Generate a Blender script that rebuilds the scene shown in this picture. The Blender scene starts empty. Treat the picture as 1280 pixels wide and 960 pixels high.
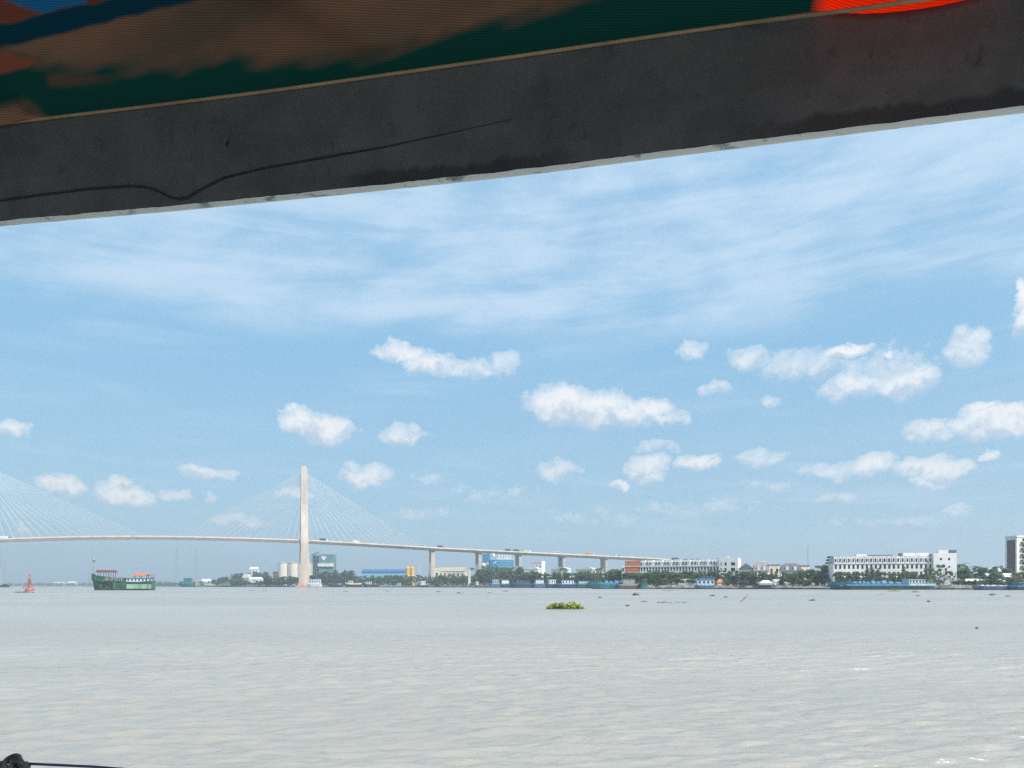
import bpy, math, random
import numpy as np
R = math.radians
random.seed(7)
rng = np.random.default_rng(11)
scene = bpy.context.scene
COL = scene.collection

# ------------------------------------------------------------------ camera, light, exposure
EYE, F, HZ = 2.0, 930.0, 732.0         # eye height over the river; focal length and horizon row for a 1280 wide frame
cam_d = bpy.data.cameras.new('camera')
cam_d.sensor_width = 36.0
cam_d.lens = F / 1280 * 36
cam_d.shift_y = (HZ - 480) / 1280
cam_d.clip_start, cam_d.clip_end = 0.02, 30000
cam = bpy.data.objects.new('camera', cam_d)
COL.objects.link(cam)
cam.location = (0, 0, EYE)
cam.rotation_euler = (R(90), 0, 0)
scene.camera = cam

SUN = np.array([0.56, -0.47, 0.77]); SUN = SUN / np.linalg.norm(SUN)
sun_el = math.asin(SUN[2]); sun_az = math.atan2(SUN[0], SUN[1])
sd = bpy.data.lights.new('sun', 'SUN')
sd.energy = 4.2; sd.angle = R(0.5); sd.color = (1.0, 0.955, 0.885)
so = bpy.data.objects.new('sun', sd); COL.objects.link(so)
so.rotation_euler = (math.pi / 2 - sun_el, 0, math.atan2(SUN[1], SUN[0]) + math.pi / 2)
so.location = (20, -20, 60)

scene.view_settings.view_transform = 'Standard'
scene.view_settings.look = 'None'
scene.view_settings.exposure = 0.55
scene.view_settings.gamma = 1.0
scene.view_settings.use_curve_mapping = False
cy = scene.cycles
cy.max_bounces = 8; cy.diffuse_bounces = 6; cy.glossy_bounces = 3; cy.transmission_bounces = 4
cy.volume_bounces = 0; cy.transparent_max_bounces = 4
cy.caustics_reflective = False; cy.caustics_refractive = False
cy.sample_clamp_indirect = 4.0
cy.use_denoising = False
try:
    cy.denoiser = 'OPENIMAGEDENOISE'; cy.denoising_input_passes = 'RGB_ALBEDO_NORMAL'; cy.denoising_prefilter = 'ACCURATE'
except Exception:
    pass


class NT:
    """tiny helper for node trees"""
    def __init__(s, tree): s.t = tree; s.n = tree.nodes; s.l = tree.links
    def new(s, typ, **kw):
        n = s.n.new(typ)
        for k, v in kw.items(): setattr(n, k, v)
        return n
    def put(s, sock, v):
        if isinstance(v, bpy.types.NodeSocket): s.l.new(v, sock)
        elif v is not None: sock.default_value = v
    def math(s, op, a, b=None, c=None, clamp=False):
        n = s.new('ShaderNodeMath', operation=op, use_clamp=clamp)
        for i, v in enumerate((a, b, c)):
            if v is not None: s.put(n.inputs[i], v)
        return n.outputs[0]
    def vmath(s, op, a, b=None, scale=None):
        n = s.new('ShaderNodeVectorMath', operation=op)
        s.put(n.inputs[0], a)
        if b is not None: s.put(n.inputs[1], b)
        if scale is not None: s.put(n.inputs['Scale'], scale)
        return n.outputs['Value'] if op in ('DOT_PRODUCT', 'LENGTH') else n.outputs[0]
    def comb(s, x, y, z=0.0):
        n = s.new('ShaderNodeCombineXYZ')
        for i, v in enumerate((x, y, z)): s.put(n.inputs[i], v)
        return n.outputs[0]
    def noise(s, vec, scale, detail=4.0, rough=0.55, dist=0.0):
        n = s.new('ShaderNodeTexNoise')
        if vec is not None: s.put(n.inputs['Vector'], vec)
        n.inputs['Scale'].default_value = scale; n.inputs['Detail'].default_value = detail
        n.inputs['Roughness'].default_value = rough; n.inputs['Distortion'].default_value = dist
        return n.outputs[0]
    def mix(s, fac, a, b, mode='MIX'):
        n = s.new('ShaderNodeMix', data_type='RGBA', blend_type=mode)
        s.put(n.inputs[0], fac)
        for sock, v in ((n.inputs[6], a), (n.inputs[7], b)):
            if isinstance(v, (tuple, list)) and len(v) == 3: v = (*v, 1)
            s.put(sock, v)
        return n.outputs[2]
    def smooth(s, v, lo, hi, a=0.0, b=1.0):
        n = s.new('ShaderNodeMapRange', interpolation_type='SMOOTHSTEP')
        s.put(n.inputs[0], v)
        for i, x in enumerate((lo, hi, a, b)): n.inputs[i + 1].default_value = x
        return n.outputs[0]


# ------------------------------------------------------------------ sky: Nishita air with cumulus and cirrus in it
world = bpy.data.worlds.new('World'); scene.world = world
world.use_nodes = True
w = NT(world.node_tree); w.n.clear()
out = w.new('ShaderNodeOutputWorld'); bg = w.new('ShaderNodeBackground')
w.l.new(bg.outputs[0], out.inputs[0])
sky = w.new('ShaderNodeTexSky', sky_type='NISHITA', sun_disc=False)
sky.sun_elevation = sun_el
sky.sun_rotation = sun_az
sky.altitude = 0; sky.air_density = 1.0; sky.dust_density = 0.6; sky.ozone_density = 1.6
SKY_STRENGTH = 0.10
bg.inputs[1].default_value = SKY_STRENGTH
tc = w.new('ShaderNodeTexCoord').outputs['Generated']
sx = w.new('ShaderNodeSeparateXYZ'); w.l.new(w.vmath('NORMALIZE', tc), sx.inputs[0])
az = w.math('ARCTAN2', sx.outputs[0], sx.outputs[1])
el = w.math('ARCSINE', sx.outputs[2])
P = w.comb(az, el)


def azel(px, py):
    x, z = (px - 640) / F, (HZ - py) / F
    return math.atan2(x, 1), math.atan2(z, math.hypot(x, 1))


# cumulus: (column, row, half width, half height, weight) of each heap in a 1280 x 960 frame -> azimuth and elevation
HEAPS = [
    (500, 442, 26, 15, .8), (540, 455, 36, 16, .8), (585, 462, 34, 14, .5), (628, 458, 24, 16, .55),
    (700, 505, 40, 26, 1.0), (745, 512, 44, 24, 1.0), (795, 517, 46, 17, .9), (835, 526, 26, 9, .6),
    (374, 527, 27, 17, 1.0), (410, 538, 32, 18, 1.0), (362, 516, 14, 9, .8), (500, 545, 30, 13, .65),
    (76, 608, 26, 15, .95), (140, 616, 26, 14, .9), (170, 622, 25, 15, .9), (158, 607, 14, 10, .8), (12, 536, 28, 14, .75),
    (220, 620, 18, 10, .6), (258, 593, 36, 9, .7), (456, 598, 30, 15, .75), (440, 586, 12, 8, .6), (262, 621, 11, 8, .4),
    (940, 452, 30, 16, .5), (1010, 458, 70, 22, .48), (1060, 440, 28, 10, .95), (1110, 447, 6, 4, .8),
    (1070, 484, 55, 17, .7), (1135, 478, 45, 20, .75), (1150, 462, 16, 10, .6), (1100, 470, 70, 32, .35),
    (1210, 436, 30, 22, .65), (1222, 425, 16, 10, .55), (1276, 375, 12, 26, .95), (1285, 395, 18, 30, .7),
    (1165, 538, 40, 16, .65), (1225, 527, 36, 22, 1.0), (1262, 528, 40, 20, 1.0), (1222, 512, 18, 9, .9), (1300, 530, 40, 24, 1.0),
    (810, 585, 24, 16, .8), (815, 600, 18, 10, .6), (774, 607, 13, 9, .95), (872, 576, 30, 10, .9), (892, 580, 12, 6, .9),
    (1050, 590, 50, 12, .5), (1090, 584, 24, 14, .75), (1150, 584, 42, 13, .85), (1180, 590, 34, 14, .85), (1160, 602, 22, 10, .6),
    (1232, 574, 12, 8, .8), (950, 572, 32, 10, .5), (864, 440, 20, 14, .5), (893, 487, 18, 8, .45), (970, 506, 10, 9, .4),
    (697, 590, 26, 13, .55), (540, 600, 24, 10, .3), (1192, 640, 24, 9, .4), (1045, 625, 24, 8, .35), (820, 560, 28, 10, .35),
    (300, 655, 36, 10, .45), (30, 662, 10, 7, .6), (620, 620, 60, 12, .18), (880, 640, 90, 14, .18), (740, 650, 70, 12, .15), (365, 620, 24, 10, .5),
    (520, 645, 40, 9, .2), (1110, 655, 80, 10, .18), (960, 610, 40, 10, .2),
]
n1 = w.noise(w.vmath('MULTIPLY', P, (1, 1.25, 1)), 22.0, 7.0, 0.62)
n2 = w.noise(w.vmath('ADD', w.vmath('MULTIPLY', P, (1, 1.25, 1)), (3.1, 7.7, 0)), 22.0, 7.0, 0.62)
warp = w.comb(w.math('MULTIPLY', w.math('SUBTRACT', n1, 0.5), 0.055), w.math('MULTIPLY', w.math('SUBTRACT', n2, 0.5), 0.040))
PW = w.vmath('ADD', P, warp)
field = None; rel = None
for (px, py, hw, hh, wt) in HEAPS:
    a0, e0 = azel(px, py)
    a1, _ = azel(px + hw, py); _, e1 = azel(px, py - hh)
    v = w.vmath('MULTIPLY', w.vmath('SUBTRACT', PW, (a0, e0, 0)), (1 / max(a1 - a0, 1e-3) / 1.25, 1 / max(e1 - e0, 1e-3) / 1.25, 0))
    f = w.math('MULTIPLY_ADD', w.vmath('DOT_PRODUCT', v, v), -wt, wt)
    vy = w.vmath('DOT_PRODUCT', v, (0, 1, 0))
    if field is None: field, rel = f, vy
    else:
        mx = w.new('ShaderNodeMix', data_type='FLOAT')
        w.put(mx.inputs[0], w.math('GREATER_THAN', f, field)); w.put(mx.inputs[2], rel); w.put(mx.inputs[3], vy)
        rel = mx.outputs[0]
        field = w.math('SMOOTH_MAX', field, f, 0.12)
fine = w.noise(P, 62.0, 9.0, 0.66)
fld = w.math('MULTIPLY_ADD', w.math('SUBTRACT', fine, 0.5), 0.95, field)
crisp = w.smooth(rel, -0.7, 0.25, 0.55, 0.18)                     # lumpy crisp tops, soft bases
edge = w.math('DIVIDE', w.math('SUBTRACT', fld, 0.03), crisp, clamp=True)
edge = w.math('MULTIPLY', w.math('MULTIPLY', edge, edge), w.math('MULTIPLY_ADD', edge, -2.0, 3.0))
cum = w.math('MULTIPLY', edge, w.smooth(fld, 0.05, 0.92, 0.25, 1.0))
# their bases stay in their own shade: compare the heaps' field a little higher up with a slow noise
shade = w.smooth(w.math('ADD', rel, w.math('MULTIPLY', w.math('SUBTRACT', w.noise(w.vmath('ADD', P, (0.0, 0.012, 0)), 48.0, 6.0, 0.6), 0.5), 3.4)), -0.85, 0.35)
cumcol = w.mix(shade, (4.0, 4.75, 5.6), (7.0, 7.0, 6.95))
# cirrus veil in the upper half
cv = w.comb(w.math('MULTIPLY', az, 3.4), w.math('ADD', w.math('MULTIPLY', el, 26.0), w.math('MULTIPLY', az, -1.1)))
c1 = w.noise(cv, 1.0, 9.0, 0.62, 0.35)
c2 = w.noise(w.vmath('MULTIPLY', cv, (1.1, 0.32, 1)), 1.3, 5.0, 0.6, 0.3)
veil = w.math('MULTIPLY', w.smooth(w.math('ADD', w.math('MULTIPLY', c1, 0.5), w.math('MULTIPLY', c2, 0.5)), 0.36, 0.60, 0.12, 1.0), w.smooth(w.math('MULTIPLY_ADD', c2, 0.05, el), R(18.6), R(22.0)))
hc = w.comb(w.math('MULTIPLY', az, 7.0), w.math('MULTIPLY', el, 42.0))
h1 = w.noise(hc, 1.0, 7.0, 0.6, 0.3)
hband = w.math('MULTIPLY', w.smooth(h1, 0.46, 0.66), w.math('MULTIPLY', w.smooth(el, R(0.8), R(3.0)), w.smooth(el, R(13.0), R(6.0))))
low = w.math('MULTIPLY', w.smooth(c1, 0.45, 0.75), w.smooth(el, R(6), R(14)))
veil = w.math('MAXIMUM', w.math('MULTIPLY', veil, 0.95), w.math('MULTIPLY', low, 0.34))
veil = w.math('MAXIMUM', veil, w.math('MULTIPLY', hband, 0.42))
# humid tropical air is paler and more even than the clear Nishita sky: blend the two by elevation
air = w.new('ShaderNodeValToRGB'); w.l.new(w.math('DIVIDE', el, R(90)), air.inputs[0])
def disp(r, g, b):
    f = lambda c: ((c / 255 + .055) / 1.055) ** 2.4 if c > 10 else c / 255 / 12.92
    return (f(r) / (SKY_STRENGTH * 14.64), f(g) / (SKY_STRENGTH * 14.64), f(b) / (SKY_STRENGTH * 14.64), 1)
stops = [(0.0, disp(168, 196, 222)), (0.09, disp(158, 198, 229)), (0.19, disp(144, 197, 235)), (0.33, disp(150, 199, 238)), (0.45, disp(140, 190, 236)), (0.72, disp(112, 166, 226)), (1.0, disp(92, 146, 215))]
while len(air.color_ramp.elements) < len(stops): air.color_ramp.elements.new(0.5)
for e_, (p_, c_) in zip(air.color_ramp.elements, stops): e_.position = p_; e_.color = c_
airc = w.vmath('SCALE', air.outputs[0], None, 10.0)
skycol = w.mix(0.80, w.mix(1.0, sky.outputs[0], (0.95, 1.22, 1.12), 'MULTIPLY'), airc)
base = w.mix(veil, skycol, (3.9, 5.15, 6.4))
final = w.mix(w.math('MULTIPLY', cum, 0.93), base, cumcol)
final = w.mix(w.smooth(el, R(-1.5), R(-0.2)), (2.2, 2.6, 2.9), final)
w.l.new(final, bg.inputs[0])


# ------------------------------------------------------------------ materials
MATS = {}


def mat(name, col, rough=0.7, var=0.12, scale=0.6, metal=0.0, spec=0.4, streak=False, translucent=0.0, island=0.0, col2=None):
    """Procedural paint, stone, metal or leaf: a base colour with weathering noise (and a random tone per leaf)."""
    if name in MATS: return MATS[name]
    m = bpy.data.materials.new(name); m.use_nodes = True
    t = NT(m.node_tree); b = t.n['Principled BSDF']
    o = t.n['Material Output']
    co = t.new('ShaderNodeTexCoord').outputs['Object']
    v = t.vmath('MULTIPLY', co, (1, 1, 0.18)) if streak else co
    n = t.noise(v, scale, 5.0, 0.6)
    lo = tuple(max(0, c * (1 - 1.6 * var)) for c in col); hi = tuple(min(1, c * (1 + 1.2 * var)) for c in col)
    c = t.mix(t.smooth(n, 0.3, 0.7), lo, hi)
    if col2 is not None:
        g = t.new('ShaderNodeNewGeometry').outputs['Random Per Island']
        c = t.mix(g, c, col2)
    elif island:
        g = t.new('ShaderNodeNewGeometry').outputs['Random Per Island']
        c = t.mix(1.0, c, t.mix(g, (1 - island,) * 3, (1 + island,) * 3), 'MULTIPLY')
    t.l.new(c, b.inputs['Base Color'])
    b.inputs['Roughness'].default_value = rough; b.inputs['Metallic'].default_value = metal
    b.inputs['Specular IOR Level'].default_value = spec
    if translucent:
        tr = t.new('ShaderNodeBsdfTranslucent'); t.l.new(c, tr.inputs[0])
        ms = t.new('ShaderNodeMixShader'); ms.inputs[0].default_value = translucent
        t.l.new(b.outputs[0], ms.inputs[1]); t.l.new(tr.outputs[0], ms.inputs[2]); t.l.new(ms.outputs[0], o.inputs[0])
    MATS[name] = m
    return m


M_white = mat('white_render', (0.80, 0.79, 0.77), 0.75, 0.07, 0.25, streak=True)
M_white2 = mat('cool_white_render', (0.66, 0.67, 0.70), 0.75, 0.08, 0.25, streak=True)
M_cream = mat('cream_render', (0.72, 0.66, 0.55), 0.8, 0.10, 0.3, streak=True)
M_pink = mat('rosy_render', (0.60, 0.46, 0.42), 0.8, 0.12, 0.4, streak=True)
M_conc = mat('concrete', (0.57, 0.47, 0.39), 0.85, 0.12, 0.12, streak=True)
M_conc2 = mat('grey_concrete', (0.40, 0.39, 0.37), 0.85, 0.15, 0.2, streak=True)
M_deck = mat('deck_concrete', (0.74, 0.63, 0.55), 0.85, 0.08, 0.1)
M_asph = mat('asphalt', (0.05, 0.05, 0.05), 0.9, 0.15, 0.5)
M_cable = mat('pale_cable_sheath', (0.78, 0.74, 0.70), 0.5, 0.02)
M_glass = mat('dark_window_glass', (0.012, 0.016, 0.024), 0.2, 0.3, 0.5, spec=0.4)
M_brick = mat('orange_brick', (0.62, 0.20, 0.10), 0.9, 0.16, 0.8)
M_umber = mat('brown_cladding', (0.13, 0.085, 0.075), 0.85, 0.25, 0.5, streak=True)
M_roofg = mat('grey_roof_tiles', (0.16, 0.155, 0.16), 0.8, 0.2, 0.7)
M_roofp = mat('faded_rosy_roof_tiles', (0.30, 0.24, 0.235), 0.8, 0.2, 0.7)
M_roofr = mat('red_roof_tiles', (0.50, 0.16, 0.09), 0.8, 0.2, 0.8)
M_tin = mat('pale_sheet_metal', (0.72, 0.72, 0.71), 0.45, 0.08, 0.4)
M_tan = mat('tan_sheet_metal', (0.50, 0.42, 0.32), 0.6, 0.12, 0.3)
M_blue = mat('blue_cladding', (0.035, 0.20, 0.40), 0.4, 0.12, 0.15)
M_blue2 = mat('light_blue_cladding', (0.20, 0.46, 0.68), 0.5, 0.08, 0.2)
M_blued = mat('deep_blue_sheet_metal', (0.03, 0.13, 0.36), 0.5, 0.12, 0.2)
M_mill = mat('blue_green_cladding', (0.13, 0.25, 0.28), 0.6, 0.1, 0.2, streak=True)
M_steel = mat('weathered_steel', (0.26, 0.28, 0.30), 0.6, 0.15, 0.5)
M_dark = mat('dark_paint', (0.03, 0.032, 0.035), 0.6, 0.2, 0.5)
M_yellow = mat('yellow_paint', (0.80, 0.45, 0.05), 0.5, 0.08, 0.3)
M_red = mat('red_paint', (0.42, 0.13, 0.11), 0.5, 0.12, 0.6)
M_orange = mat('orange_paint', (0.70, 0.22, 0.08), 0.6, 0.12, 0.6)
M_hgreen = mat('weathered_green_hull_paint', (0.048, 0.118, 0.078), 0.5, 0.36, 0.7, streak=True)
M_hgreen2 = mat('pale_green', (0.22, 0.36, 0.25), 0.5, 0.18, 0.6, streak=True)
M_hteal = mat('dark_teal_hull_paint', (0.02, 0.095, 0.105), 0.5, 0.25, 0.4, streak=True)
M_hteal2 = mat('teal_hull_paint', (0.03, 0.20, 0.23), 0.5, 0.22, 0.4, streak=True)
M_hblue = mat('blue_gunwale_paint', (0.06, 0.23, 0.38), 0.45, 0.14, 0.5)
M_navy = mat('navy_hull_paint', (0.025, 0.055, 0.13), 0.5, 0.25, 0.4)
M_slate = mat('slate_blue_hull_paint', (0.10, 0.15, 0.24), 0.5, 0.2, 0.4)
M_tarp = mat('blue_tarpaulin', (0.07, 0.21, 0.40), 0.6, 0.25, 0.9)
M_tarp2 = mat('pale_tarpaulin', (0.45, 0.55, 0.62), 0.6, 0.2, 0.9)
M_rubber = mat('old_rubber', (0.30, 0.30, 0.27), 0.8, 0.2, 2.0)
M_wood = mat('brown_boat_timber', (0.16, 0.095, 0.06), 0.75, 0.2, 1.0)
M_bark = mat('bark', (0.16, 0.125, 0.095), 0.9, 0.2, 2.0)
M_leaf = mat('green_leaves', (0.140, 0.220, 0.075), 0.55, 0.25, 0.25, translucent=0.5, island=0.5)
M_leafd = mat('dark_green_leaves', (0.130, 0.196, 0.094), 0.55, 0.25, 0.25, translucent=0.45, island=0.5)
M_leafy = mat('yellow_green_leaves', (0.165, 0.225, 0.040), 0.5, 0.25, 0.3, translucent=0.5, island=0.45)
M_leafo = mat('olive_leaves', (0.180, 0.195, 0.105), 0.6, 0.25, 0.25, translucent=0.45, island=0.45)
M_hya = mat('water_hyacinth_leaves', (0.17, 0.28, 0.05), 0.4, 0.25, 3.0, translucent=0.35, island=0.5, col2=(0.55, 0.54, 0.13))
M_hyad = mat('dull_hyacinth_leaves', (0.07, 0.09, 0.035), 0.5, 0.3, 2.0, translucent=0.2, island=0.5)


# ------------------------------------------------------------------ mesh helpers
class MB:
    """Collects shapes and links them as ONE mesh object."""
    def __init__(s): s.v = []; s.f = []; s.mi = []; s.m = 0
    def quad_list(s, vs, fs):
        o = len(s.v); s.v += [tuple(p) for p in vs]
        for q in fs: s.f.append(tuple(i + o for i in q)); s.mi.append(s.m)
        return s
    def box(s, x0, x1, y0, y1, z0, z1):
        vs = [(x0, y0, z0), (x1, y0, z0), (x1, y1, z0), (x0, y1, z0), (x0, y0, z1), (x1, y0, z1), (x1, y1, z1), (x0, y1, z1)]
        return s.quad_list(vs, [(0, 3, 2, 1), (4, 5, 6, 7), (0, 1, 5, 4), (1, 2, 6, 5), (2, 3, 7, 6), (3, 0, 4, 7)])
    def frus(s, x0, x1, y0, y1, z0, X0, X1, Y0, Y1, z1):
        vs = [(x0, y0, z0), (x1, y0, z0), (x1, y1, z0), (x0, y1, z0), (X0, Y0, z1), (X1, Y0, z1), (X1, Y1, z1), (X0, Y1, z1)]
        return s.quad_list(vs, [(0, 3, 2, 1), (4, 5, 6, 7), (0, 1, 5, 4), (1, 2, 6, 5), (2, 3, 7, 6), (3, 0, 4, 7)])
    def gable(s, x0, x1, y0, y1, z0, z1, axis='x', over=0.0):
        if axis == 'x':
            ym = (y0 + y1) / 2
            vs = [(x0, y0, z0), (x1, y0, z0), (x1, y1, z0), (x0, y1, z0), (x0, ym, z1), (x1, ym, z1)]
            return s.quad_list(vs, [(0, 3, 2, 1), (0, 1, 5, 4), (2, 3, 4, 5), (1, 2, 5), (3, 0, 4)])
        xm = (x0 + x1) / 2
        vs = [(x0, y0, z0), (x1, y0, z0), (x1, y1, z0), (x0, y1, z0), (xm, y0, z1), (xm, y1, z1)]
        return s.quad_list(vs, [(0, 3, 2, 1), (0, 1, 4), (1, 2, 5, 4), (2, 3, 5), (3, 0, 4, 5)])
    def tube(s, pts, r, n=6, cap=True):
        pts = [np.array(p, float) for p in pts]
        rs = [r] * len(pts) if not hasattr(r, '__len__') else r
        rings = []
        for i, p in enumerate(pts):
            d = pts[min(i + 1, len(pts) - 1)] - pts[max(i - 1, 0)]
            d = d / (np.linalg.norm(d) + 1e-12)
            u = np.cross(d, (0, 0, 1.0))
            if np.linalg.norm(u) < 1e-3: u = np.cross(d, (0, 1.0, 0))
            u /= np.linalg.norm(u); q = np.cross(u, d)
            rings.append([p + rs[i] * (math.cos(a) * u + math.sin(a) * q) for a in np.linspace(0, 2 * math.pi, n, endpoint=False)])
        vs = [x for rg in rings for x in rg]
        fs = [(i * n + j, i * n + (j + 1) % n, (i + 1) * n + (j + 1) % n, (i + 1) * n + j) for i in range(len(pts) - 1) for j in range(n)]
        if cap:
            fs.append(tuple(range(n))[::-1]); fs.append(tuple((len(pts) - 1) * n + j for j in range(n)))
        return s.quad_list(vs, fs)
    def lathe(s, prof, n=16, c=(0, 0)):
        vs = [(c[0] + r * math.cos(a), c[1] + r * math.sin(a), z) for r, z in prof for a in np.linspace(0, 2 * math.pi, n, endpoint=False)]
        k = len(prof)
        fs = [(i * n + j, i * n + (j + 1) % n, (i + 1) * n + (j + 1) % n, (i + 1) * n + j) for i in range(k - 1) for j in range(n)]
        fs.append(tuple(range(n))[::-1]); fs.append(tuple((k - 1) * n + j for j in range(n)))
        return s.quad_list(vs, fs)
    def prism(s, outline, y0, y1):
        """outline in x, z (counter-clockwise seen from -y), pushed from y0 to y1"""
        n = len(outline)
        vs = [(x, y0, z) for x, z in outline] + [(x, y1, z) for x, z in outline]
        fs = [tuple(range(n)), tuple(range(n, 2 * n))[::-1]] + [(i, i + n, (i + 1) % n + n, (i + 1) % n) for i in range(n)]
        return s.quad_list(vs, fs)
    def mesh(s, name, mats, smooth=False):
        me = bpy.data.meshes.new(name); me.from_pydata(s.v, [], s.f); me.validate(clean_customdata=False)
        for m in (mats if isinstance(mats, (list, tuple)) else [mats]): me.materials.append(m)
        if isinstance(mats, (list, tuple)) and len(me.polygons) == len(s.mi): me.polygons.foreach_set('material_index', s.mi)
        if smooth: me.polygons.foreach_set('use_smooth', [True] * len(me.polygons))
        me.update()
        return me
    def build(s, name, mats, parent=None, smooth=False):
        return link(name, s.mesh(name, mats, smooth), parent)


def link(name, me, parent=None, loc=None, rotz=0.0, scale=None):
    o = bpy.data.objects.new(name, me); COL.objects.link(o)
    if parent is not None: o.parent = parent
    if loc is not None: o.location = loc
    if rotz: o.rotation_euler = (0, 0, rotz)
    if scale is not None: o.scale = scale
    return o


def tag(o, label=None, cat=None, group=None, kind=None):
    if label: o['label'] = label
    if cat: o['category'] = cat
    if group: o['group'] = group
    if kind: o['kind'] = kind
    return o


def thing(name, label, cat, loc=(0, 0, 0), rotz=0.0, group=None, scale=None):
    o = link(name, None, None, loc, rotz, scale)
    return tag(o, label, cat, group)


def copy_tree(o, parent=None):
    c = o.copy(); COL.objects.link(c)
    if parent is not None: c.parent = parent
    for ch in list(o.children): copy_tree(ch, c)
    return c


def AT(px, d, z=0.0):
    """a point on the ground plan: the bearing that column px of a 1280 wide frame has from the boat, at distance d"""
    return ((px - 640) / F * d, d, z)


def HT(py, d): return EYE + (HZ - py) / F * d          # height of what stands at distance d under row py
def MPX(d): return d / F                               # metres to a picture column at distance d


LAND = 2.4

# ------------------------------------------------------------------ river
def river():
    dense = np.radians(np.linspace(-50, 50, 520)); coarse = np.radians(np.linspace(50, 310, 40))[1:-1]
    ang = np.concatenate([dense, coarse])
    r = [0.25, 1.0, 2.0, 3.2]
    x = 4.4
    while x < 330: r.append(x); x *= (1.0048 if x < 40 else 1.0075)
    while x < 5600: r.append(x); x *= 1.06
    r.append(5600.0)
    r = np.array(r)
    A, Rr = np.meshgrid(ang, r)
    X = Rr * np.sin(A); Y = Rr * np.cos(A); Z = np.zeros_like(X)
    step = np.gradient(r)[:, None]
    rg = np.random.default_rng(5)
    for k in range(90):
        lam = 0.17 * (1.6 / 0.17) ** (rg.random() ** 1.2)
        th = R(90) + rg.normal(0, R(17)) + R(3)
        slope = 0.064 if lam < .6 else 0.018
        amp = slope * lam / (2 * math.pi) * rg.uniform(0.6, 1.4)
        kx, ky = math.cos(th) * 2 * math.pi / lam, math.sin(th) * 2 * math.pi / lam
        fade = np.clip((lam / (step * 2.1)) - 1, 0, 1)
        ph = kx * X + ky * Y + rg.uniform(0, 6.28)
        # gusts: the ripple trains come and go in patches
        q = rg.uniform(0, 6.28, 4); g = 0.62 + 0.38 * np.sin(X * 0.23 / lam ** .4 + q[0] + 1.7 * np.sin(Y * 0.09 + q[1])) * np.sin(Y * 0.17 / lam ** .4 + q[2] + 1.3 * np.sin(X * .11 + q[3]))
        Z += amp * fade * g * 2.4 * (0.5 + 0.5 * np.sin(ph)) ** 2.4        # narrow crests, flat troughs
    Z -= Z[4:].mean(); Z[:4, :] *= 0.3
    front = np.abs(((A + np.pi) % (2 * np.pi)) - np.pi) < R(49.9)
    Z = np.where(front, Z, 0.0)
    nr, na = X.shape
    vs = np.stack([X, Y, Z], -1).reshape(-1, 3)
    i = np.arange(nr - 1)[:, None]; j = np.arange(na)[None, :]; j2 = (j + 1) % na
    fs = np.stack([i * na + j, (i + 1) * na + j, (i + 1) * na + j2, i * na + j2], -1).reshape(-1, 4)[:, ::-1]
    vs = np.vstack([vs, [[0, 0, 0]]])
    me = bpy.data.meshes.new('river')
    nv, nf = len(vs), len(fs)
    tri = np.stack([np.arange(na), (np.arange(na) + 1) % na, np.full(na, nv - 1)], -1)[:, [0, 1, 2]][:, ::-1]
    me.vertices.add(nv); me.vertices.foreach_set('co', vs.astype(np.float32).ravel())
    loops = np.concatenate([fs.ravel(), tri.ravel()])
    me.loops.add(len(loops)); me.loops.foreach_set('vertex_index', loops.astype(np.int32))
    starts = np.concatenate([np.arange(nf) * 4, nf * 4 + np.arange(na) * 3]); tot = np.concatenate([np.full(nf, 4), np.full(na, 3)])
    me.polygons.add(len(starts)); me.polygons.foreach_set('loop_start', starts.astype(np.int32)); me.polygons.foreach_set('loop_total', tot.astype(np.int32))
    me.polygons.foreach_set('use_smooth', np.ones(len(starts), bool))
    me.update(); me.validate()
    m = bpy.data.materials.new('muddy_river_water'); m.use_nodes = True
    t = NT(m.node_tree); b = t.n['Principled BSDF']
    co = t.new('ShaderNodeTexCoord').outputs['Object']
    silt = t.smooth(t.noise(t.vmath('MULTIPLY', co, (0.010, 0.030, 1)), 1.0, 5.0, 0.6, 0.8), 0.35, 0.68)
    t.l.new(t.mix(silt, (0.308, 0.287, 0.244), (0.365, 0.342, 0.294)), b.inputs['Base Color'])
    b.inputs['Roughness'].default_value = 0.33; b.inputs['IOR'].default_value = 2.0
    slick = t.smooth(t.noise(t.vmath('MULTIPLY', co, (0.006, 0.022, 1)), 1.0, 4.0, 0.55, 0.5), 0.36, 0.60, 0.25, 1.0)
    h1 = t.noise(t.vmath('MULTIPLY', co, (1.0, 2.6, 1)), 0.55, 5.0, 0.62, 0.4)
    h2 = t.noise(t.vmath('MULTIPLY', co, (1.0, 2.0, 1)), 4.0, 3.0, 0.6)
    h3 = t.noise(t.vmath('MULTIPLY', co, (0.55, 2.4, 1)), 1.5, 4.0, 0.6, 0.5)
    h1 = t.math('ADD', h1, t.math('MULTIPLY', h3, 0.55))
    h = t.math('MULTIPLY', t.math('ADD', h1, t.math('MULTIPLY', h2, 0.24)), slick)
    bp = t.new('ShaderNodeBump'); bp.inputs['Strength'].default_value = 0.70; bp.inputs['Distance'].default_value = 0.24
    t.l.new(h, bp.inputs['Height']); t.l.new(bp.outputs[0], b.inputs['Normal'])
    me.materials.append(m)
    tag(link('river', me), kind='structure')


river()

# ------------------------------------------------------------------ far bank: one terrain sheet with a stone faced edge
SHORE = [(-1500, 3600), (-500, 2900), (0, 2500), (150, 2150), (230, 1500), (262, 1290), (330, 1120), (372, 1052), (420, 1010), (540, 905), (600, 800),
         (660, 700), (740, 590), (768, 488), (810, 464), (860, 456), (925, 440), (1000, 415), (1100, 396), (1165, 388), (1220, 378), (1290, 370), (1400, 360), (1700, 330), (2600, 300)]


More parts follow.
